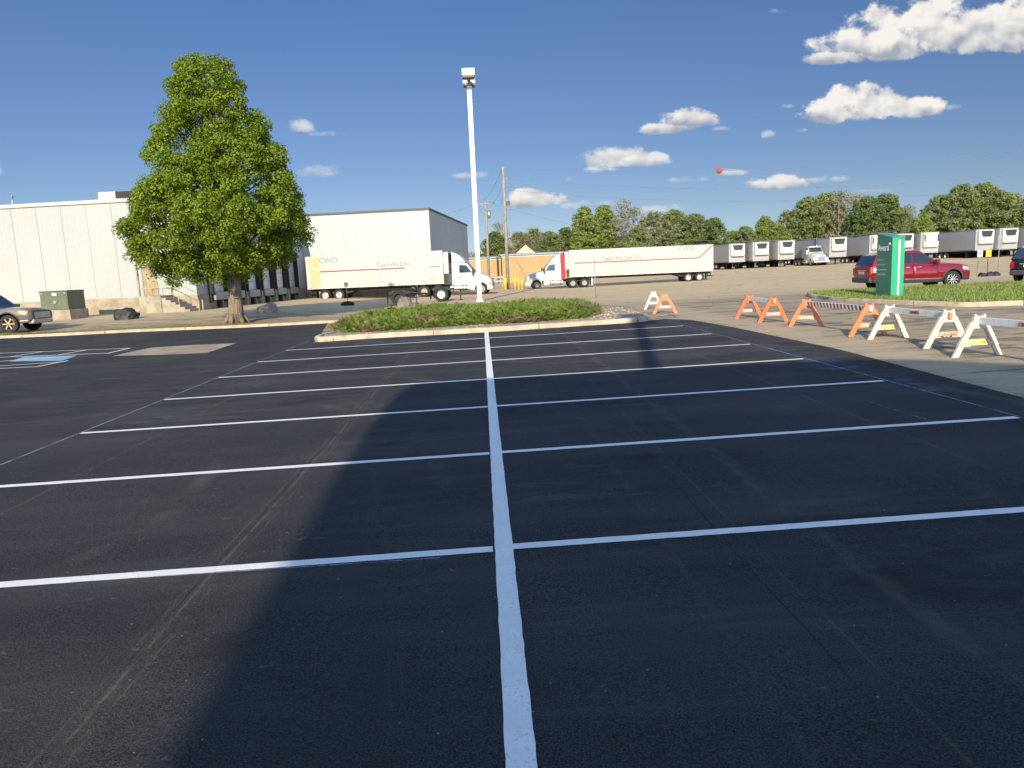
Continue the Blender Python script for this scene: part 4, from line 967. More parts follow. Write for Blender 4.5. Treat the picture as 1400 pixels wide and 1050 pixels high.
    if not low:
        mb = MB(); P = [(-2.72,2.905),(-3.05,3.30),(-3.5,3.66),(-3.98,3.88),(-3.98,2.905)]; n = len(P); hh = lambda z: 1.02-(z-2.9)*.12
        mb.add([(x,-hh(z),z) for x,z in P]+[(x,hh(z),z) for x,z in P], [tuple(range(n)), tuple(range(2*n-1,n-1,-1))]+[(i,(i+1)%n,n+(i+1)%n,n+i) for i in range(n)]); mb.build('roof_fairing', tw, t, .06, 3)
    else:
        mb = MB(); mb.tube([(-4.2,.95,.9),(-4.2,.95,4.3)], .07, 10); mb.build('exhaust_stack', M['chrome'], t)
        mb = MB(); mb.prism([(-2.55,2.86),(-2.35,2.70),(-2.32,2.74),(-2.50,2.93)], 'y', -.95, .95); mb.build('sun_visor', tw, t)
    for s in (-1,1):
        put_wheel('single_white' if not low else 'single_alu', t, HX(-1.18), s*1.03, .51, s)
        for x in (-5.25,-6.55): put_wheel('dual_white', t, x, s*1.10, .51, s)
        mb = MB(); mb.box(-7.25,-7.23,s*1.08-.3,s*1.08+.3,.25,.95); mb.build('mudflap', M['rubber'], t)
    return t

# the striped trailer and its tractor, standing across the view
Yt = 82.0
nose = A(777, 380, Yt); tail = A(970.5, 380, Yt); LT = tail.x-nose.x
pt = gp(nose.x, Yt); pt.z = gz(nose.x+LT*.5, Yt)+.0
t2 = trailer('long white trailer with a red side stripe, parked across the far lot', pt, PI+R(.3), LT)
sx0 = lambda px: -(px-777)/(970.5-777)*LT
side_stripe(t2, [(sx0(784),2.62),(sx0(951),2.62)], 1); side_stripe(t2, [(sx0(951.2),2.62),(sx0(969.8),3.98)], 1)
lettering('Cash-Wa Dist. Co.', .58, M['grey_text'], t2, frame((sx0(848),1.2965,2.98),(-1,0,0),(0,0,1)), bold=.004)
lettering('CWD', .62, M['grey_text'], t2, frame((sx0(934),1.2965,3.72),(-1,0,0),(0,0,1)), sx=1.15, bold=.004)
ptr = gp(A(718.5,390,Yt).x, Yt); ptr.z = gz(ptr.x+3, Yt)
tractor('white tractor with dark red panels behind its cab, hitched to the striped trailer', ptr, PI+R(.3), 'truck_red')
# the docked trailer and its tractor
dr = R(-7)
uo = lambda px, v: None
def on_bay(px, v):                       # point on the bay centre line seen at a pixel column
    for i in range(3000):
        q = bframe(-2 + i*.01, v)
        if (q-CPOS).dot(CR)/(q-CPOS).dot(CFW)*CF+700 >= px: return i*.01-2
vb = 17.6
ur, un = on_bay(422, vb-1.3), on_bay(607.5, vb-1.3)
LD = un-ur; pn = bframe(un, vb); pn.z = gz(*bframe((un+ur)/2, vb).xy)
t1 = trailer('white trailer backed up to the warehouse dock, faint red stripe and tan end panel', pn, BR, LD, 3.98)
sx1 = lambda px: on_bay(px, vb-1.3)-un
side_stripe(t1, [(sx1(441),2.62),(sx1(556),2.62)], -1); side_stripe(t1, [(sx1(589),2.62),(sx1(604),2.62)], -1, .08)
lettering('CWD', .62, M['grey_text'], t1, frame((sx1(452.5),-1.2965,3.58),(1,0,0),(0,0,1)), sx=1.15, bold=.004)
lettering('Cash-Wa Dist', .52, M['grey_text'], t1, frame((sx1(540),-1.2965,2.98),(1,0,0),(0,0,1)), bold=.004)
mb = MB(); mb.box(sx1(426),sx1(440),-1.304,-1.291,1.25,3.88); mb.build('end_panel', M['plywood'], t1)
for a, b in ((520.5,535),(588.5,604)):
    mb = MB(); xa, xb = sx1(a), sx1(b)
    for (p0,p1,q0,q1) in ((xa,xa+.045,1.25,3.72),(xb-.045,xb,1.25,3.72),(xa+.045,xb-.045,3.675,3.72)): mb.box(p0,p1,-1.299,-1.291,q0,q1)
    mb.box(xa+.0455,xa+.5,-1.302,-1.291,1.5,1.55)
    mb.build('side_door_frame', M['grey'], t1)
ptd = bframe(on_bay(672.5, vb-1.1)+.48, vb); ptd.z = gz(ptd.x, ptd.y)
tractor('white tractor with tall roof fairing hitched to the docked trailer, behind the lamp post', ptd, BR, None, hs=.76)
# the row of refrigerated trailers facing the camera; every one its own object
ROW = [(1007.6,114,'a'),(1040.2,112,'a'),(1074.8,110,'a'),(1112,117,'a'),(1145.5,106,'a'),(1200,104.5,'b'),(1236,102.5,'a'),(1270,101.5,'b'),(1344.8,99.5,'a'),(1377.3,98.5,'a'),(1412,98,'a')]
LAB = ['refrigerated trailer at the far left end of the row, next to the striped trailer tail','refrigerated trailer second from the striped trailer tail','refrigerated trailer just left of the white truck facing the camera','trailer hitched behind the white truck facing the camera','refrigerated trailer just right of the white truck facing the camera','grey sided trailer whose nose hides behind the green sign','refrigerated trailer half hidden by the right edge of the green sign','refrigerated trailer with a plain square nose unit, right of the green sign','refrigerated trailer showing its whole grey side, right of the gap in the row','refrigerated trailer above the signs by the dark car','refrigerated trailer cut off by the right edge']
proto = {}
for (px, Y, un_), lab in zip(ROW, LAB):
    p = A(px, 350, Y); p = gp(p.x, Y)
    if un_ not in proto: o = proto[un_] = trailer(lab, p, R(-90), 9.4, 4.0, 'trailer_grey', 'refrigerated trailers in the far row', unit=un_)
    else: o = dup(proto[un_])
    o.location = p; o.rotation_euler.z = R(-90-.5); o['label'] = lab
p = A(1113, 350, 108.2); p = gp(p.x, 108.2-2.4)
tractor('white truck with chrome bumper facing the camera within the trailer row', p, R(-93), low=True)
p3 = A(1112,350,117)

# ------------------------------------------------------------------ single axle dollies in front of the docked trailer
def dolly(px, py, label, L, key, rz):
    p = G(px, py)
    t = thing('converter_dolly', label, 'dolly', p, rz, 'converter dollies parked behind the shrub bed')
    mb = MB()
    for s in (-1,1): mb.box(-.7,.8,s*.45-.05,s*.45+.05,.78,.95)
    mb.box(-.45,.45,-.5,.5,.95,1.02); mb.tube([(0,-.95,.51),(0,.95,.51)], .08, 8); mb.build('frame', M['chassis'], t)
    mb = MB(); 
    for s in (-1,1): mb.tube([(.8,s*.45,.86),(L,0,.72)], .05, 6)
    mb.lathe([(.07,-.02),(.11,0),(.07,.02)], 12, M=Matrix.Translation((L+.06,0,.72)) @ Matrix.Rotation(R(90),4,'X')); mb.build('drawbar', M['chassis'], t)
    mb = MB(); mb.box(L-.75,L-.65,-.05,.05,.1,.8); mb.box(L-.82,L-.58,-.12,.12,.02,.1); mb.build('support_leg', M['chassis'], t)
    for s in (-1,1):
        put_wheel(key, t, 0, s*1.08, .52, s)
        mb = MB(); mb.box(-.78,-.75,s*1.05-.3,s*1.05+.3,.18,.90); mb.tube([(-.77,s*.4,.9),(-.77,s*1.3,.9)], .025, 5); mb.build('mudflap', M['rubber'], t)
    return t
dolly(546, 417.5, 'dark wheeled converter dolly behind the grey boulder', 1.9, 'dual_dark', R(6))
dolly(606, 411.5, 'converter dolly with pale wheel hub between the boulder and the lamp post', 2.0, 'dual_alu', R(-3))
t = thing('tyre', 'spare', 'tyre') if False else None

# ------------------------------------------------------------------ cars
def car(label, loc, rz, S, paint, group=None):
    t = thing('parked_car', label, 'car', loc, rz, group); st = S['st']; C = M[paint]
    def lerp(x):
        for i in range(len(st)-1):
            if st[i][0] <= x <= st[i+1][0]:
                k = (x-st[i][0])/(st[i+1][0]-st[i][0]); return [a+(b-a)*k for a, b in zip(st[i], st[i+1])]
        return st[0] if x < st[0][0] else st[-1]
    def side(x, f, off=0):
        _, w_, zl, zb = lerp(x); k = 1 - (.10*(1-f/.25)**2 if f < .25 else 0) - (.075*((f-.5)/.5)**2 if f > .5 else 0) + (.012 if .5 < f < .62 else 0)
        return (x, w_*k+off, zl+(zb-zl)*f)
    FS = [0,.08,.16,.25,.4,.5,.56,.62,.72,.82,.91,.97,1]
    X = [s[0] for s in st]; xs = sorted(set(X + [X[0]+(X[-1]-X[0])*i/26 for i in range(27)]))
    vs = []; m = len(FS)+2
    for x in xs:
        pr_ = [side(x, f) for f in FS]; zb = pr_[-1][2]; yb = pr_[-1][1]
        half = pr_ + [(x, yb*.80, zb+.030), (x, yb*.42, zb+.052)]
        vs += half + [(x, 0, zb+.06)] + [(x,-y,z) for x,y,z in half[::-1]]
    N = 2*m+1
    fs = [(i*N+k, i*N+k+1, (i+1)*N+k+1, (i+1)*N+k) for i in range(len(xs)-1) for k in range(N-1)] + [(i*N+N-1, i*N, (i+1)*N, (i+1)*N+N-1) for i in range(len(xs)-1)] + [tuple(range(N)), tuple(range(len(xs)*N-1, (len(xs)-1)*N-1, -1))]
    mb = MB(); mb.add(vs, fs, 0, True); bo = mb.build('body', [C, M['black']], t, sharp=40)
    r = S['r']; cut = MB()
    for ax in S['ax']:
        for s in (-1,1): cut.lathe([(0,-.34),(r*1.17,-.34),(r*1.17,.34),(0,.34)], 28, M=Matrix.Translation((ax,s*(S['tr']-.05),r*1.02)))
    co = cut.build('tmp_cut', M['black'])
    co.location = (0,0,0); b = bo.modifiers.new('b','BOOLEAN'); b.operation = 'DIFFERENCE'; b.object = co; b.solver = 'EXACT'
    par = bo.parent; bo.parent = None; bpy.context.view_layer.update(); dg = bpy.context.evaluated_depsgraph_get(); me = bpy.data.meshes.new_from_object(bo.evaluated_get(dg)); bo.modifiers.clear(); bo.data = me; bo.parent = par
    if len(me.materials) < 2: me.materials.append(M['black'])
    bpy.data.objects.remove(co); me.set_sharp_from_angle(angle=R(40))
    def patch(name, x0, x1, f0, f1, mat, off=.006, parent=None, sides=(-1,1), thick=.02, nx=10, tag_=None):
        outp = []
        for s in sides:
            mb = MB(); fl = [f0+(f1-f0)*i/6 for i in range(7)]; xl = [x0+(x1-x0)*i/nx for i in range(nx+1)]
            v_ = [side(x,f,off) for x in xl for f in fl]; v_ = [(x,s*y,z) for x,y,z in v_]
            mb.add(v_, [(i*7+k,i*7+k+1,(i+1)*7+k+1,(i+1)*7+k) for i in range(nx) for k in range(6)], 0, True)
            o = mb.build(name, M[mat] if isinstance(mat,str) else mat, parent or t, clean=False); sd_ = o.modifiers.new('s','SOLIDIFY'); sd_.thickness = thick; sd_.offset = 0; outp.append(o)
        return outp
    # greenhouse
    P = S['gh']; zb0 = P[0][1]; hw = lambda z: S['gw'] - (z-zb0)*S['tum']; n = len(P)
    mb = MB(); mb.add([(x,-hw(z),z) for x,z in P]+[(x,hw(z),z) for x,z in P], [tuple(range(n)), tuple(range(2*n-1,n-1,-1))]+[(i,(i+1)%n,n+(i+1)%n,n+i) for i in range(n)]); rf = mb.build('roof', C, t, .055, 3, sharp=35)
    for Q in S['win']:
        for s in (-1,1):
            mb = MB(); k = len(Q); mb.add([(x,s*(hw(z)+.006),z) for x,z in Q]+[(x,s*(hw(z)-.01),z) for x,z in Q], [tuple(range(k))]+[(i,(i+1)%k,k+(i+1)%k,k+i) for i in range(k)]); mb.build('side_window', M[S.get('glass','glass')], t)
    def slab(name, a, b, wa, wb, mat):
        a = Vector((a[0],0,a[1])); b = Vector((b[0],0,b[1])); d = b-a; nrm = Vector((d.z,0,-d.x)).normalized()
        if nrm.x*(1 if a.x > 0 else -1) < 0: nrm = -nrm
        e = nrm*.010; a2, b2 = a+d*.09, b-d*.07; mb = MB()
        mb.add([a2+e+Vector((0,-wa,0)),a2+e+Vector((0,wa,0)),b2+e+Vector((0,wb,0)),b2+e+Vector((0,-wb,0)),a2-e+Vector((0,-wa,0)),a2-e+Vector((0,wa,0)),b2-e+Vector((0,wb,0)),b2-e+Vector((0,-wb,0))], [(0,1,2,3),(0,1,5,4),(1,2,6,5),(2,3,7,6),(3,0,4,7)]); return mb.build(name, M[mat], t)
    slab('windshield', P[-1], P[-2], hw(P[-1][1])-.09, hw(P[-2][1])-.08, 'glass'); slab('rear_window', P[0], P[1], hw(P[0][1])-.08, hw(P[1][1])-.08, S.get('glass','glass'))
    for a, b_ in S['doors']:
        for d, s in zip(patch('door', a, b_, .14, .965, C, .010), (-1,1)):
            x = a+.16; y = side(x,.86)[1]; mb = MB(); mb.box(x, x+.22, min(s*(y+.012),s*(y+.04)), max(s*(y+.012),s*(y+.04)), side(x,.84)[2]-.015, side(x,.84)[2]+.02); mb.build('handle', M[S.get('hmat','chrome')], d, .006)
    patch('side_cladding', X[0]+.12, X[-1]-.25, .0, .145, 'car_trim', .012, thick=.03, nx=24) if False else None
    a0, a1 = S['ax']; rr = r*1.2
    for x0, x1 in ((X[0]+.10, a0-rr), (a0+rr, a1-rr), (a1+rr, X[-1]-.12)): patch('side_cladding', x0, x1, .0, .17, S.get('clad','car_trim'), .012, thick=.03, nx=8)
    patch('trim_strip', a0+rr, a1-rr, .185, .215, 'car_silver', .016, thick=.01)
    for ax in S['ax']:                                            # flared arch mouldings
        for s in (-1,1):
            mb = MB(); vs = []; nn = 18
            for k in range(nn+1):
                a = R(-6+192*k/nn)
                for q in (1.17, 1.30): 
                    x, z = ax+r*q*math.cos(a), r*1.02+r*q*math.sin(a); _, w_, zl, zb = lerp(x); f = max(0,min(1,(z-zl)/(zb-zl))); vs.append((x, s*(side(x,f)[1]+.014), max(z, zl)))
            mb.add(vs, [(2*k,2*k+1,2*k+3,2*k+2) for k in range(nn)], 0, True); o = mb.build('wheel_arch', M[S.get('arch','car_trim')], t, clean=False); sd_ = o.modifiers.new('s','SOLIDIFY'); sd_.thickness = .035; sd_.offset = 0
    # nose and tail
    xf, xr = X[-1], X[0]
    zf = lerp(xf-.12)[3]; zr = lerp(xr+.1)[3]
    patch('headlight', xf-.52, xf-.10, .66, .93, S.get('lamp','lamp_clear'), .012, nx=8)
    patch('tail_lamp', xr+.06, xr+.42, .58, .93, 'tail_red', .014, nx=8)
    wf = lerp(xf-.03)[1]
    mb = MB(); mb.box(xf-.25, xf+.035, -wf*.92, wf*.92, .36, .56); mb.build('front_bumper', M[S['bump']], t, .05, 3)
    mb = MB(); mb.box(xf-.12, xf+.022, -wf*.72, wf*.72, .60, zf-.10); g_ = mb.build('grille', M['grille'] if not S.get('cg') else M['car_silver'], t, .02)
    mb = MB()
    for k in range(4): mb.box(xf+.0225, xf+.030, -wf*.68, wf*.68, .63+k*(zf-.76)/4, .65+k*(zf-.76)/4)
    mb.build('grille_bar', M['car_silver'], g_)
    wr_ = lerp(xr+.03)[1]
    mb = MB(); mb.box(xr-.06, xr+.25, -wr_*1.02, wr_*1.02, .40, .66); mb.build('rear_bumper', M[S['bump']], t, .05, 3)
    mb = MB(); mb.box(xr-.012, xr+.05, -wr_*.80, wr_*.80, .70, zr-.02); tg = mb.build('tailgate', C, t, .015)
    mb = MB(); mb.box(xr-.022, xr-.0125, -.26, .26, .80, .93); mb.build('number_plate', M['plate'], tg)
    mb = MB(); mb.box(xr-.03, xr-.0125, -.42, .42, .955, .995); mb.build('chrome_bar', M['car_silver'], tg)
    for s in (-1,1):
        mb = MB(); mb.box(xr-.016, xr+.03, min(s*wr_*.81,s*wr_*.99), max(s*wr_*.81,s*wr_*.99), .74, zr-.06); mb.build('tail_lamp', M['tail_red'], t, .01)
        mxx = S['mir']; y = hw(P[-1][1]); mb = MB(); mb.box(mxx-.10, mxx+.08, min(s*(y+.10),s*(y+.30)), max(s*(y+.10),s*(y+.30)), zb0+.03, zb0+.19); mb.box(mxx-.03,mxx+.05,min(s*(y-.02),s*(y+.12)),max(s*(y-.02),s*(y+.12)),zb0+.05,zb0+.09); mb.build('mirror', C, t, .03)
        mb = MB(); zt = max(z for _, z in P); xa, xb = P[2][0]-.2, P[-2][0]-.15; y = hw(zt)-.10
        mb.tube([(xa,s*y,zt-.03),(xa+.1,s*y,zt+.035),(xb-.1,s*y,zt+.035),(xb,s*y,zt-.04)], .018, 6); mb.build('roof_rail', M[S.get('rack','car_silver')], t)
    # wheels
    mb = MB(); mb.lathe([(r*.66,-.10),(r*.92,-.115),(r*.985,-.10),(r,-.07),(r*.995,0),(r,.07),(r*.985,.10),(r*.92,.115),(r*.66,.10)], 28); wl = mb.build('wheel', M['rubber'], t, sharp=40)
    mb = MB(); mb.lathe([(r*.68,.095),(r*.65,.115),(r*.61,.10),(r*.60,.02),(0,.02)], 28, 1); mb.lathe([(r*.68,.095),(r*.655,.114),(r*.615,.10)], 28, 0)
    ns_ = S['spokes']
    for k in range(ns_): mb.box(r*.06, r*.63, -r*.055*10/ns_*.8, r*.055*10/ns_*.8, .075, .108, 0, Matrix.Rotation(2*PI*k/ns_,4,'Y') @ Matrix(((1,0,0,0),(0,0,1,0),(0,1,0,0),(0,0,0,1))))
    mb.lathe([(r*.18,.09),(r*.16,.118),(0,.118)], 16, 0); rm = mb.build('rim', [M[S['rim']], M['chassis']], wl)
    first = True
    for ax in S['ax']:
        for s in (-1,1):
            o = wl if first else dup(wl, t); first = False
            o.location = (ax, s*(S['tr']), r); o.rotation_euler = (0,0,0 if s > 0 else PI)
    return t
SUV = dict(st=[(-2.50,.76,.52,1.06),(-2.46,.87,.44,1.13),(-2.25,.95,.38,1.17),(-1.5,.985,.35,1.19),(0,.99,.32,1.18),(.9,.985,.32,1.165),(1.3,.98,.34,1.15),(1.9,.96,.38,1.09),(2.25,.91,.40,1.02),(2.40,.83,.44,.94),(2.5,.66,.50,.82)],
    r=.40, ax=(-1.40,1.50), tr=.845, gw=.91, tum=.34, gh=[(-2.44,1.17),(-2.16,1.66),(-1.62,1.79),(-.4,1.825),(.0,1.77),(.92,1.165)],
    win=[[(.70,1.22),(.04,1.67),(-.42,1.715),(-.42,1.22)],[(-.50,1.22),(-.50,1.72),(-1.24,1.71),(-1.28,1.22)],[(-1.36,1.22),(-1.33,1.705),(-1.90,1.62),(-2.16,1.24)]],
    doors=[(-.46,.74),(-1.02,-.475)], mir=.62, bump='car_trim', rim='alu', spokes=10, hmat='chrome', glass='glass_blue')
xa, xb = A(1166,385,36.5).x, A(1318,385,36.5).x
cx_ = (xa+xb)/2
rc = car('dark red sport utility car with ten spoke alloys, half hidden by the green sign', gp(cx_, 36.3), R(-1), SUV, 'car_red'); rc.scale = (1.03,1.03,1.07)
S2 = dict(SUV); S2.update(rim='alu', spokes=5, hmat='chassis', rack='alu')
pd = A(1432, 385, 37.2)
car('black sport utility car seen from behind at the right edge', gp(pd.x, 37.2), R(33), S2, 'car_black')
S3 = dict(SUV); S3.update(rim='rim_gold', spokes=6, bump='car_silver', lamp='lamp_amber', cg=True, clad='car_silver', arch='car_trim', rack='black', glass='glass',
    st=[(-2.4,.80,.52,1.0),(-2.3,.90,.44,1.06),(-1.5,.94,.40,1.08),(0,.95,.38,1.08),(.9,.945,.38,1.08),(1.4,.94,.40,1.07),(1.9,.92,.42,1.04),(2.2,.88,.44,1.0),(2.34,.84,.48,.95),(2.4,.78,.52,.90)],
    ax=(-1.35,1.42), tr=.82, gw=.86, tum=.24, gh=[(-2.32,1.06),(-2.16,1.62),(-1.6,1.72),(-.3,1.73),(.30,1.68),(.98,1.06)],
    win=[[(.82,1.11),(.32,1.60),(-.30,1.64),(-.30,1.11)],[(-.38,1.11),(-.38,1.645),(-1.15,1.64),(-1.18,1.11)],[(-1.26,1.11),(-1.24,1.64),(-1.95,1.6),(-2.1,1.12)]], doors=[(-.34,.80),(-1.1,-.355)], mir=.72)
Yc = 36.6
xn = A(71, 430, Yc).x
pc = gp(xn-3.75, Yc+.95); pc.z += .02
lc = car('grey green older sport utility car with gold wheels cut off by the left edge', pc, R(1), S3, 'car_green'); lc.scale = (1.12,1.12,1.12)

# ------------------------------------------------------------------ blue drums under the trailer row and houses in the trees
for k, (px, Y, lab) in enumerate(((1267,112,'blue drum under the plain nosed trailer'),(1278,113,'blue drum standing in the gap of the trailer row'))):
    p = A(px, 350, Y); p = gp(p.x, Y)
    mb = MB(); mb.tube([(0,0,0),(0,0,.3),(0,0,.32),(0,0,.34),(0,0,.6),(0,0,.62),(0,0,.64),(0,0,.92)], [.30,.30,.32,.30,.30,.32,.30,.30], 16)
    tag(mb.build('drum', M['drum_blue'], loc=p), lab, 'drum', 'blue drums by the trailers')
def house(px, Y, w, h, label, rz):
    p = A(px, 360, Y); p = gp(p.x, Y)
    t = thing('house', label, 'house', p, rz)
    mb = MB(); mb.prism([(-w/2,-1),(w/2,-1),(w/2,h),(0,h+w*.42),(-w/2,h)], 'y', 0, 9); mb.build('wall', M['house_wall'], t)
    mb = MB(); k = w/2+.5
    mb.prism([(-k,h-.25),(0,h+w*.42+.12),(k,h-.25),(k,h+.02),(0,h+w*.42+.42),(-k,h+.02)], 'y', -.4, 9.4); mb.build('roof', M['house_roof'], t)
    mb = MB(); mb.box(-.45,.45,-.03,-.003,h-.2,h+1.0); mb.build('window', M['glass_blue'], t)
house(719, 150, 6.5, 4.2, 'small house with pale gable among the brown trees above the tan shed', R(-8))
house(868, 160, 7.5, 4.6, 'cream gabled house peeping over the striped trailer', R(12))

# ------------------------------------------------------------------ trees and shrubs
def leaf_cloud(mb, clumps, per, size, rnd, flat=.75, up=.35, aspect=.72, jit=.62):
    vs = []; fs = []
    for (c, r) in clumps:
        n = int(per*(r**1.6)) if per > 0 else 0
        for _ in range(n):
            d = Vector((rnd.gauss(0,1), rnd.gauss(0,1), rnd.gauss(.18,1))).normalized()
            rr = r*(1-.55*rnd.random()**2.2)
            p = c + Vector((d.x*rr, d.y*rr, d.z*rr*flat))
            nrm = (d + Vector((rnd.uniform(-jit,jit), rnd.uniform(-jit,jit), rnd.uniform(-.4,.5)+up))).normalized()
            a = nrm.orthogonal().normalized(); b = nrm.cross(a); t = rnd.uniform(0, 2*PI)
            a, b = a*math.cos(t)+b*math.sin(t), b*math.cos(t)-a*math.sin(t)
            s = size*rnd.uniform(.65,1.3); o = len(vs)
            vs += [p-a*s*.5, p-b*s*aspect*.5+nrm*s*.06, p+a*s*.5-nrm*s*.10, p+b*s*aspect*.5+nrm*s*.06]; fs.append((o,o+1,o+2,o+3))
    mb.add(vs, fs)
def interp(tab, h):
    for i in range(len(tab)-1):
        if tab[i][0] <= h <= tab[i+1][0]:
            k = (h-tab[i][0])/(tab[i+1][0]-tab[i][0]); return [a+(b-a)*k for a, b in zip(tab[i][1:], tab[i+1][1:])]
    return list(tab[0][1:]) if h < tab[0][0] else list(tab[-1][1:])
def main_tree():
    rnd = random.Random(21); p = G(322, 441.5); p = gp(p.x*.985, p.y-.35, .1); Yc = p.y
    t = thing('broadleaf_tree', 'dense pyramid shaped green tree standing on the verge before the warehouse', 'tree', p)
    env = []
    for v, l, r in ((388,250,272),(378,228,330),(366,206,362),(350,184,398),(330,172,421),(300,167,426),(275,180,416),(250,187,405),(225,191,398),(200,198,390),(175,209,376),(150,218,361),(130,224,350),(110,227,337),(95,240,312),(84,258,300),(76,276,292)):
        w_ = (l+r)/2; q_ = 1.10 if v < 105 else 1.0 if v > 250 else .97; l, r = w_-(w_-l)*q_, w_+(r-w_)*q_; a_, b_ = A(l, v, Yc), A(r, v, Yc); env.append(((a_.z+b_.z)/2-p.z, p.x-a_.x, b_.x-p.x))
    top = env[-1][0]; s = top/12.7
    lobes = []; tries = 0
    while len(lobes) < 170 and tries < 20000:                   # big overlapping lobes, gaps between them
        tries += 1
        h = rnd.uniform(env[0][0]+.3, top-.45); L, Rr = interp(env, h); a = rnd.uniform(0, 2*PI)
        k = .5+.5*math.cos(a); Rm = max(.35, (L+(Rr-L)*k)*(.95+.16*noise.noise((math.cos(a)*1.7, math.sin(a)*1.7, h*.6))))
        r = min(rnd.uniform(.58,1.15)*s, Rm*.75+.18)
        out_ = rnd.random() < .85; rad = max(.02, Rm-r*.86)*(1 if out_ else rnd.uniform(.2,.7))
        c = Vector((rad*math.cos(a), rad*math.sin(a), h-.04*rad))
        if any((c-q).length < .50*(r+q_) for q, q_ in lobes): continue
        lobes.append((c, r))
    clumps = []
    for c, r in lobes:
        ax = Vector((c.x, c.y, 0)); ax = ax.normalized() if ax.length > .3 else Vector((0,0,1))
        for _ in range(int(8+20*r*r/s/s)):
            d = Vector((rnd.gauss(0,1), rnd.gauss(0,1), rnd.gauss(.12,.9))).normalized()
            if d.dot(ax) < -.35 and d.z < .5: continue
            q = c + Vector((d.x, d.y, d.z*.85))*r*rnd.uniform(.62,.92)
            clumps.append((q, rnd.uniform(.24,.40)*s))
    clumps.append((Vector((0,0,top-.25)), .36*s)); clumps.append((Vector((-.2,0,top-.6)), .45*s)); clumps.append((Vector((.25,.1,top-.75)), .45*s)); clumps += [(Vector((.75*math.cos(q), .6*math.sin(q), top-1.0-.12*q)), .42*s) for q in range(6)]
    mb = MB(); leaf_cloud(mb, clumps, 330, .120, rnd, .8, .15)
    mb.build('crown', M['leaf_main'], t, clean=False)
    mb = MB(); tr = []
    for k in range(15):
        z = k/14*11.4*s; tr.append((.10*math.sin(z*.9)*min(1,z/4), .08*math.sin(z*.7+1)*min(1,z/4), z-.12))
    rad = [(.40,.335,.30,.285,.275,.26,.23,.205,.175,.15,.12,.095,.075,.05,.03)[k]*s*1.05 for k in range(15)]
    mb.tube(tr, rad, 14)
    for k in range(6):
        a = k*1.05+.3; mb.tube([(.30*math.cos(a),.30*math.sin(a),.40),(.44*math.cos(a),.44*math.sin(a),.12),(.62*math.cos(a),.62*math.sin(a),-.10)], [.08,.13,.09], 6)
    for c, r in rnd.sample(lobes, min(100, len(lobes))):
        z0 = max(2.3*s, min(11*s, c.z - rnd.uniform(.6,1.7) - .25*math.hypot(c.x,c.y))); k = min(13, int(z0/(11.6*s)*14)); b = Vector(tr[k]); b.z = z0
        m_ = b.lerp(c, .5) + Vector((rnd.uniform(-.2,.2), rnd.uniform(-.2,.2), .15)); r0 = max(.03, .024*(c-b).length)
        mb.tube([b, m_, c], [r0, r0*.65, r0*.25], 5, cap=False)
    mb.build('trunk', M['bark_main'], t)
main_tree()

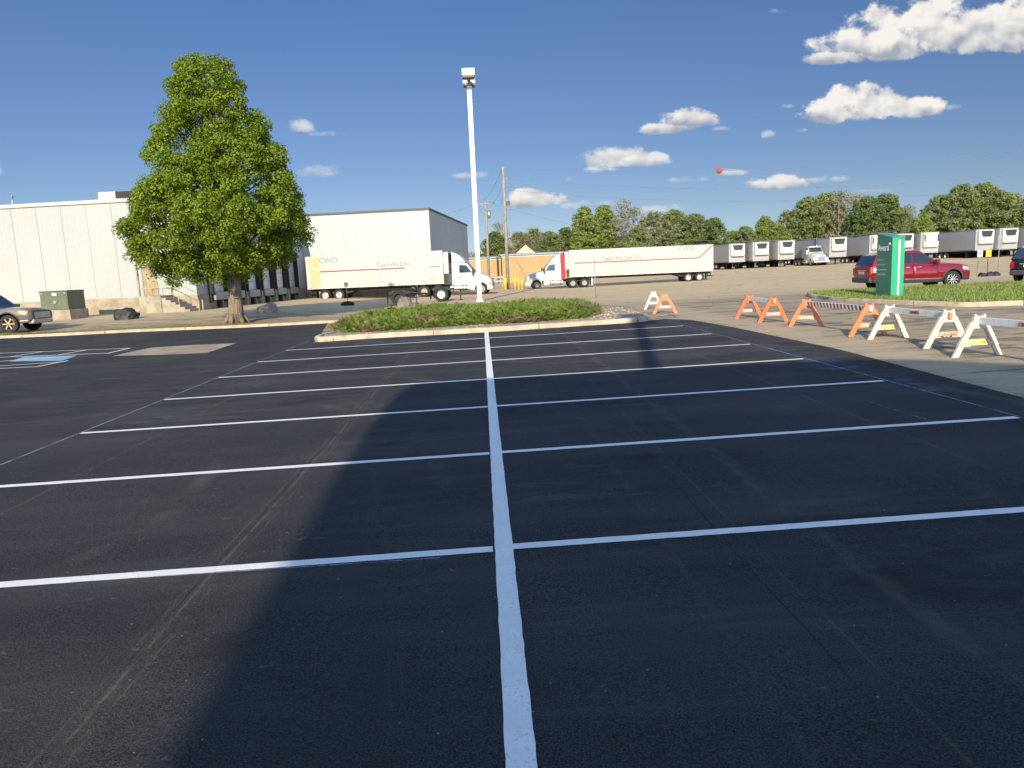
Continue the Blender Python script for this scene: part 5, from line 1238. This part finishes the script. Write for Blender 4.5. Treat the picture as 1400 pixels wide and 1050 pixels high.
def juniper():
    rnd = random.Random(5)
    front = [XY(G(*q)) for q in ((455,455),(474,458.8),(520,457.2),(571,453.6),(657,448),(714,445.6),(770,441.5),(800,439),(820,433))]
    back = [(4.9,30.6),(3.8,32.4),(1,33),(-2.5,32.8),(-4.9,31.2),(-5.9,29)]
    poly = [(q.x,q.y) for q in smoothline(front, .6)] + back
    t = thing('juniper_shrub', 'low spreading green juniper filling the kerbed bed, brown at its front', 'shrub', gp(-.5, 28.5)); o = Vector(t.location)
    def edge(x, y): return min(((x-a)**2+(y-b)**2)**.5 for a, b in poly2)
    poly2 = []
    for i in range(len(poly)):
        a, b = Vector(poly[i]), Vector(poly[(i+1)%len(poly)]); n = max(1, int((b-a).length/.25))
        poly2 += [tuple(a.lerp(b, k/n)) for k in range(n)]
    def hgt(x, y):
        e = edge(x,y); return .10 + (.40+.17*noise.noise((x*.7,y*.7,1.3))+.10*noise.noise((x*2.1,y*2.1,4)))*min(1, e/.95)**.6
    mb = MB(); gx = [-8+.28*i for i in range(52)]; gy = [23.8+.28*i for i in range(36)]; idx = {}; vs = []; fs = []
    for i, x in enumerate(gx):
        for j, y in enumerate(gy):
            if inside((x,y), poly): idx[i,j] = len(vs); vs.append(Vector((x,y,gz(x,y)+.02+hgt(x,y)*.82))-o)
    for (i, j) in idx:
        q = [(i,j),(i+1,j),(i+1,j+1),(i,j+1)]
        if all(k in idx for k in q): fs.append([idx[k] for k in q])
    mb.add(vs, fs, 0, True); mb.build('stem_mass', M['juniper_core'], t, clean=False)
    G1, G2 = [[],[]], [[],[]]; k = 0
    while k < 21000:
        x, y = rnd.uniform(-8,6), rnd.uniform(23.8,33.2)
        if y > 29.5 and rnd.random() < .6: continue
        if not inside((x,y), poly): continue
        k += 1; e = edge(x,y); h = hgt(x,y); lev = rnd.uniform(.1 if e < .7 else .6, 1.0); z = gz(x,y)+.08+h*lev
        dry = (noise.noise((x*.55+3,y*.9,0)) > (.10 if e < .8 else .42)) and rnd.random() < (.75 if e < .9 else .3) and x > -6.5
        tgt = G2 if dry else G1
        a = rnd.uniform(0,2*PI) if e > .5 else rnd.gauss(-PI/2, .9); ln_ = rnd.uniform(.13,.30); el = rnd.uniform(.1,1.0)
        for q in range(4):
            aa = a+rnd.uniform(-.5,.5); ee = el+rnd.uniform(-.25,.35); d = Vector((math.cos(aa)*math.cos(ee), math.sin(aa)*math.cos(ee), math.sin(ee))); w_ = d.orthogonal().normalized()*rnd.uniform(.010,.020)
            b = Vector((x+rnd.uniform(-.05,.05), y+rnd.uniform(-.05,.05), z-.06))-o; n0 = len(tgt[0]); L = ln_*rnd.uniform(.6,1.1)
            tgt[0] += [b-w_*.6, b+d*L*.55-w_*1.3, b+d*L, b+d*L*.55+w_*1.3, b+w_*.6]; tgt[1].append((n0,n0+1,n0+2,n0+3,n0+4))
    for nm, g_, mt in (('foliage', G1, 'juniper'), ('dry_foliage', G2, 'juniper_dry')):
        mb = MB(); mb.add(g_[0], g_[1]); mb.build(nm, M[mt], t, clean=False)
juniper()

FT = {}
def far_tree_proto(key, leaf, seed, H=14., wide=.42, base=.16, n=90, per=60, size=.48, sparse=False, shape=1.):
    rnd = random.Random(seed); t = thing('background_tree', None, 'tree')
    clumps = []
    for i in range(int(n*2.1)):
        u = rnd.random(); h = H*(base + (1-base)*u); k = max(0, (h/H-base)/(1-base)); prof = (math.sin(PI*min(1,max(.02,k**shape*.93+.05))))**.62
        a = rnd.uniform(0,2*PI); R_ = wide*H*prof*(.82+.36*noise.noise((math.cos(a)*1.3+seed, math.sin(a)*1.3, h*.22)))
        f = rnd.uniform(.55,1.) if rnd.random() < .75 else rnd.uniform(0,.55); r = rnd.uniform(.035,.085)*H
        clumps.append((Vector((R_*f*math.cos(a), R_*f*math.sin(a), h+ .02*H*noise.noise((a,h,seed)))), r))
    mb = MB(); leaf_cloud(mb, clumps, per*.95, size*.92, rnd, .8, .25, .8); 
    cr = mb.build('crown', M[leaf], t, clean=False)
    mb = MB(); mb.tube([(0,0,-.5),(.1,0,H*.2),(0,.1,H*.5),(.05,0,H*.85)], [.34,.28,.17,.04], 8)
    def grow(p, d, L, r, lev):
        q = p+d*L; mb.tube([p, p.lerp(q,.5)+Vector((rnd.uniform(-.06,.06)*L,rnd.uniform(-.06,.06)*L,0)), q], [r,r*.75,r*.5], 4 if lev else 5, cap=False)
        if lev <= 0: return
        for _ in range(3):
            dd = (d+Vector((rnd.uniform(-.75,.75),rnd.uniform(-.75,.75),rnd.uniform(-.15,.55)))).normalized(); grow(p.lerp(q, rnd.uniform(.55,1)), dd, L*rnd.uniform(.55,.75), r*.5, lev-1)
    for k in range(9 if sparse else 6):
        z = H*rnd.uniform(.15,.6); a = k*2.4+rnd.uniform(-.3,.3); grow(Vector((0,0,z)), Vector((math.cos(a)*.7, math.sin(a)*.7, rnd.uniform(.5,1.1))).normalized(), H*.22, .13, 3 if sparse else 1)
    mb.build('trunk', M['bark_grey'], t)
    FT[key] = [t, True]
far_tree_proto('bright', 'leaf_bright', 1, wide=.30, n=120, per=52); far_tree_proto('bright2', 'leaf_bright', 2, wide=.40, n=120, per=50)
far_tree_proto('mid', 'leaf_mid', 3, wide=.44, n=130, per=50); far_tree_proto('mid2', 'leaf_mid', 4, wide=.50, n=140, per=50, shape=.8)
far_tree_proto('dark', 'leaf_dark', 5, wide=.40, n=120, per=48); far_tree_proto('olive', 'leaf_olive', 6, wide=.46, n=110, per=40)
far_tree_proto('grey', 'leaf_grey', 7, wide=.40, n=90, per=13, size=.42, sparse=True); far_tree_proto('grey2', 'leaf_grey', 8, wide=.30, n=80, per=10, size=.40, sparse=True)
far_tree_proto('lime', 'leaf_lime', 9, wide=.26, n=80, per=46, base=.08)
TL = {'bright':'bright green','bright2':'bright green bushy','mid':'mid green','mid2':'broad mid green','dark':'dark green','olive':'olive green','grey':'grey brown barely leafing','grey2':'thin grey barely leafing','lime':'yellow green'}
ROWT = [  # pixel column, pixel row of the top, distance, kind, where it stands
 (684,302,168,'grey2','behind the two wooden poles'),(678,318,150,'dark','right beside the lamp post'),(712,318,158,'olive','behind the gabled house'),(733,313,170,'olive','between the gabled house and the striped truck'),(752,317,165,'mid','above the red panelled tractor'),
 (775,312,175,'dark','above the nose of the striped trailer'),(800,285,160,'bright','second tallest over the front half of the striped trailer'),(826,283,164,'bright','tallest bright one over the front half of the striped trailer'),(851,271,172,'grey2','rising tall over the middle of the striped trailer'),(866,284,168,'grey','just right of the tall thin one over the striped trailer'),(872,312,152,'mid','low in front of the cream gabled house'),
 (896,291,166,'olive','over the lettering end of the striped trailer'),(922,288,170,'mid2','over the rear half of the striped trailer'),(950,293,168,'mid','over the rear wheels of the striped trailer'),(976,299,160,'dark','over the tail of the striped trailer'),(1000,316,165,'bright2','low between the striped trailer and the row'),
 (1018,310,160,'mid','over the left end of the trailer row'),(1045,297,170,'bright','over the second trailer of the row'),(1062,306,162,'bright2','over the third trailer of the row'),(1078,289,172,'olive','left of the white truck facing the camera'),(1104,270,168,'mid','behind the white truck facing the camera'),(1126,266,174,'bright2','tall behind the white truck facing the camera'),
 (1145,262,166,'grey','tall above the nose right of the white truck'),(1166,266,170,'grey','spreading bare branched left of the green sign'),(1183,270,160,'dark','left of the green sign'),(1208,267,166,'dark','directly above the green sign'),(1228,285,158,'mid','just right above the green sign'),(1240,278,176,'grey2','right of the green sign'),
 (1262,293,150,'lime','above the plain nosed trailer'),(1283,268,172,'mid','left shoulder of the big clump at the right'),(1310,254,170,'mid2','middle of the big clump at the right'),(1340,252,174,'bright2','highest of the big clump at the right'),(1362,262,168,'mid','right shoulder of the big clump'),(1384,266,172,'olive','above the trailer by the signs'),(1408,272,165,'mid2','cut off by the right edge'),
 (1440,262,180,'dark','beyond the right edge')]
rt = random.Random(77)
for (px, py, Y, key, where) in ROWT:
    p = A(px, 350, Y); p = gp(p.x, Y); H = A(px, py, Y).z - p.z
    pr_, fresh = FT[key]
    if fresh: o = pr_; FT[key][1] = False
    else: o = dup(pr_)
    s = H/14.3; o.location = p; o.rotation_euler.z = rt.uniform(0,6.28); o.scale = (s*rt.uniform(.92,1.1), s*rt.uniform(.92,1.1), s)
    tag(o, f'{TL[key]} tree {where}', 'tree', 'trees beyond the trailer row')
def brush():
    rnd = random.Random(31); mb = MB(); cl = []
    for k in range(560):
        x = rnd.uniform(-12, 165); y = rnd.uniform(140, 158) + max(0,x-60)*.02; h = rnd.uniform(.5,3.4)+2.6*max(0,noise.noise((x*.11,1,2))); cl.append((Vector((x,y,gz(x,y)+h)), rnd.uniform(.9,1.9)))
    leaf_cloud(mb, cl, 26, .6, rnd, .8, .2, .8)
    tag(mb.build('undergrowth', M['leaf_mid'], clean=False), kind='stuff')
    rnd = random.Random(32); mb = MB(); cl = []
    for k in range(420):
        x = rnd.uniform(-12, 165); y = rnd.uniform(180, 200); h = rnd.uniform(1.5,7.5)+3.5*noise.noise((x*.09,5,2)); cl.append((Vector((x,y,gz(x,y)+h)), rnd.uniform(1.0,2.2)))
    leaf_cloud(mb, cl, 22, .7, rnd, .8, .2, .8)
    tag(mb.build('undergrowth', M['leaf_olive'], clean=False), kind='stuff')
brush()

# ------------------------------------------------------------------ sun, sky, clouds
SAZ, SEL = R(10.7), R(22.3)
sd = Vector((math.sin(SAZ)*math.cos(SEL), math.cos(SAZ)*math.cos(SEL), -math.sin(SEL)))
sl = bpy.data.lights.new('sun', 'SUN'); sl.energy = 4.1; sl.angle = R(.53); sl.color = (1, .86, .64)
so = bpy.data.objects.new('sun', sl); col.objects.link(so); so.rotation_euler = sd.to_track_quat('-Z', 'Y').to_euler(); so.location = (0,-20,30)
w = bpy.data.worlds.new('World'); sc.world = w; w.use_nodes = True
nt = NT(w); bg = nt.n['Background']; bg.inputs[1].default_value = .15
sky = nt.new('ShaderNodeTexSky', sky_type='NISHITA', sun_disc=False, sun_elevation=SEL, sun_rotation=R(180)-SAZ, air_density=.6, dust_density=.3, ozone_density=3.0, altitude=300)
D = nt.new('ShaderNodeTexCoord').outputs['Generated']
# each cloud: middle and half size as tangents of bearing and height, strength, raggedness
CLOUDS = [(1255,48,104,46,1.0,.9),(1200,66,84,32,1.0,.9),(1142,82,46,13,.9,.8),(1345,52,86,42,1.0,.9),(1405,44,60,46,1.0,.9),(1185,148,62,34,1.0,.9),(1130,159,38,22,1.0,.9),(1245,151,48,23,1.0,.9),(1300,149,18,7,.5,1.),(1093,178,13,6,.6,1.),
    (940,168,42,18,.95,.9),(908,178,30,11,.9,1.),(978,177,20,5,.4,1.2),(842,218,40,21,.9,1.),(880,222,40,14,.8,1.),(822,232,22,10,.7,1.),
    (945,247,40,9,.6,1.2),(1000,237,24,7,.55,1.2),(1062,254,42,14,.85,1.),(1132,247,42,7,.65,1.2),(732,276,46,19,.95,.9),(775,284,34,9,.5,1.2),(812,281,40,8,.42,1.3),(412,176,22,13,.62,1.2),(455,184,30,6,.36,1.3),(436,237,32,13,.45,1.3),
    (645,241,34,7,.45,1.3),(1062,17,13,6,.5,1.2),(1075,146,16,5,.45,1.3),(1052,186,11,8,.5,1.3),(-3,236,14,10,.45,1.2),(885,288,50,8,.4,1.3),(1190,262,60,5,.2,1.4),(778,247,9,7,.3,1.3)]
# a deep blue high sky over a paler band low down
szn = nt.new('ShaderNodeSeparateXYZ'); nt.l.new(D, szn.inputs[0]); EZ = szn.outputs[2]
tint = nt.mix(nt.ramp(EZ, .08, .36, 0, 1, False), (1.10,.95,.84), (1.10,1.22,1.33))
tint = nt.mix(nt.ramp(EZ, .36, .52, 0, 1, False), tint, (1.15,1.38,1.66))
sdir = nt.new('ShaderNodeVectorMath', operation='DOT_PRODUCT'); nt.l.new(D, sdir.inputs[0]); sdir.inputs[1].default_value = -sd
front = nt.math('MULTIPLY', nt.ramp(sdir.outputs['Value'], -.45, .05, 1, 0), nt.ramp(EZ, .54, .78, 1, 0))     # mask of the sky in view, dimmed; unseen sky kept brighter as shade fill
skyc = nt.mix(1., nt.mix(front, sky.outputs[0], nt.mix(1., nt.mix(1., sky.outputs[0], tint, 'MULTIPLY'), (.385,.395,.405), 'MULTIPLY')), (1,1,1), 'MULTIPLY')
sx_, sy_ = szn.outputs[0], nt.math('MAXIMUM', szn.outputs[1], .02)
TU, TV = nt.math('DIVIDE', sx_, sy_), nt.math('DIVIDE', EZ, sy_)
P3 = nt.new('ShaderNodeCombineXYZ'); nt.l.new(TU, P3.inputs[0]); nt.l.new(TV, P3.inputs[1]); nt.l.new(TV, P3.inputs[2]); P3 = P3.outputs[0]
def cn(off, sc_, det, r_=.55): 
    n = nt.noise(nt.mapping(P3, (1,1.2,0), (0,0,0), off), sc_, det, r_); return n
n1 = cn((0,0,0), 24, 6, .62); na = cn((0,0,0), 13, 3); n2 = cn((-.006,.014,0), 13, 3)
rag = nt.math('ADD', nt.math('MULTIPLY', nt.math('SUBTRACT', n1, .5), 3.3), nt.math('MULTIPLY', nt.math('SUBTRACT', na, .5), 1.3))
rag1 = nt.math('ADD', rag, 1.12); wsp = nt.math('MULTIPLY_ADD', rag, 1.5, .92)
def vm(op, a, b=None, c=None):
    q = nt.new('ShaderNodeVectorMath', operation=op)
    for i, x in enumerate((a, b, c)):
        if x is None: continue
        if isinstance(x, bpy.types.NodeSocket): nt.l.new(x, q.inputs[i])
        else: q.inputs[i].default_value = x
    return q
dens = hv = None
for (px, py, hw, hh, k, rg) in CLOUDS:
    c = ray(px, py); U, V = c.x/c.y, c.z/c.y; a_, b_ = CF/hw, CF/hh*1.02
    q = vm('MULTIPLY_ADD', P3, (a_, b_, -2.1*b_), (-U*a_, -V*b_, V*b_*2.1)).outputs[0]
    r_ = vm('LENGTH', vm('MAXIMUM', q, (-1e6, 0, 0)).outputs[0]).outputs['Value']
    s = nt.math('MULTIPLY_ADD', nt.math('MULTIPLY', r_, r_), -1.0, rag1 if k >= .8 else wsp)
    a = nt.ramp(s, -.04, .56 if k >= .8 else 1.25, 0, k)
    v = vm('DOT_PRODUCT', q, (0,1,0)).outputs['Value']
    h_ = nt.math('MULTIPLY', nt.ramp(v, -.42, .42, 0, 1, False), a)
    dens = a if dens is None else nt.math('MAXIMUM', dens, a); hv = h_ if hv is None else nt.math('MAXIMUM', hv, h_)
dens = nt.math('MULTIPLY', dens, nt.math('GREATER_THAN', szn.outputs[1], .05))
relief = nt.math('MULTIPLY', nt.math('SUBTRACT', na, n2), 3.4)
lit = nt.ramp(nt.math('ADD', nt.math('MULTIPLY', nt.math('DIVIDE', hv, nt.math('MAXIMUM', dens, .02)), .8), nt.math('ADD', relief, nt.math('MULTIPLY', rag, .16))), -.02, .85, 0, 1, False)
ccol = nt.mix(lit, (1.65,1.8,2.15), (4.1,3.95,3.7))
overhead_fill = nt.math('MULTIPLY', nt.ramp(EZ, .60, .80), nt.ramp(nt.noise(D, 3.5, 3), .25, .6, .62, 1))      # made-up bright patch overhead, out of view, added to fill the shade
skyc = nt.mix(overhead_fill, skyc, (1.65,2.55,4.15))
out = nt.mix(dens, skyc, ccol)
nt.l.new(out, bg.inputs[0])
w.cycles.sampling_method = 'MANUAL'; w.cycles.sample_map_resolution = 512

sc.view_settings.view_transform = 'Standard'; sc.view_settings.look = 'None'; sc.view_settings.exposure = .6; sc.view_settings.gamma = 1
sc.render.engine = 'CYCLES'; sc.cycles.use_denoising = True
try: sc.cycles.denoiser = 'OPENIMAGEDENOISE'
except Exception: pass
sc.cycles.use_adaptive_sampling = True; sc.cycles.adaptive_threshold = .02; sc.cycles.adaptive_min_samples = 12
sc.cycles.max_bounces = 6; sc.cycles.diffuse_bounces = 3; sc.cycles.glossy_bounces = 3; sc.cycles.transmission_bounces = 3; sc.cycles.transparent_max_bounces = 8
sc.cycles.caustics_reflective = False; sc.cycles.caustics_refractive = False
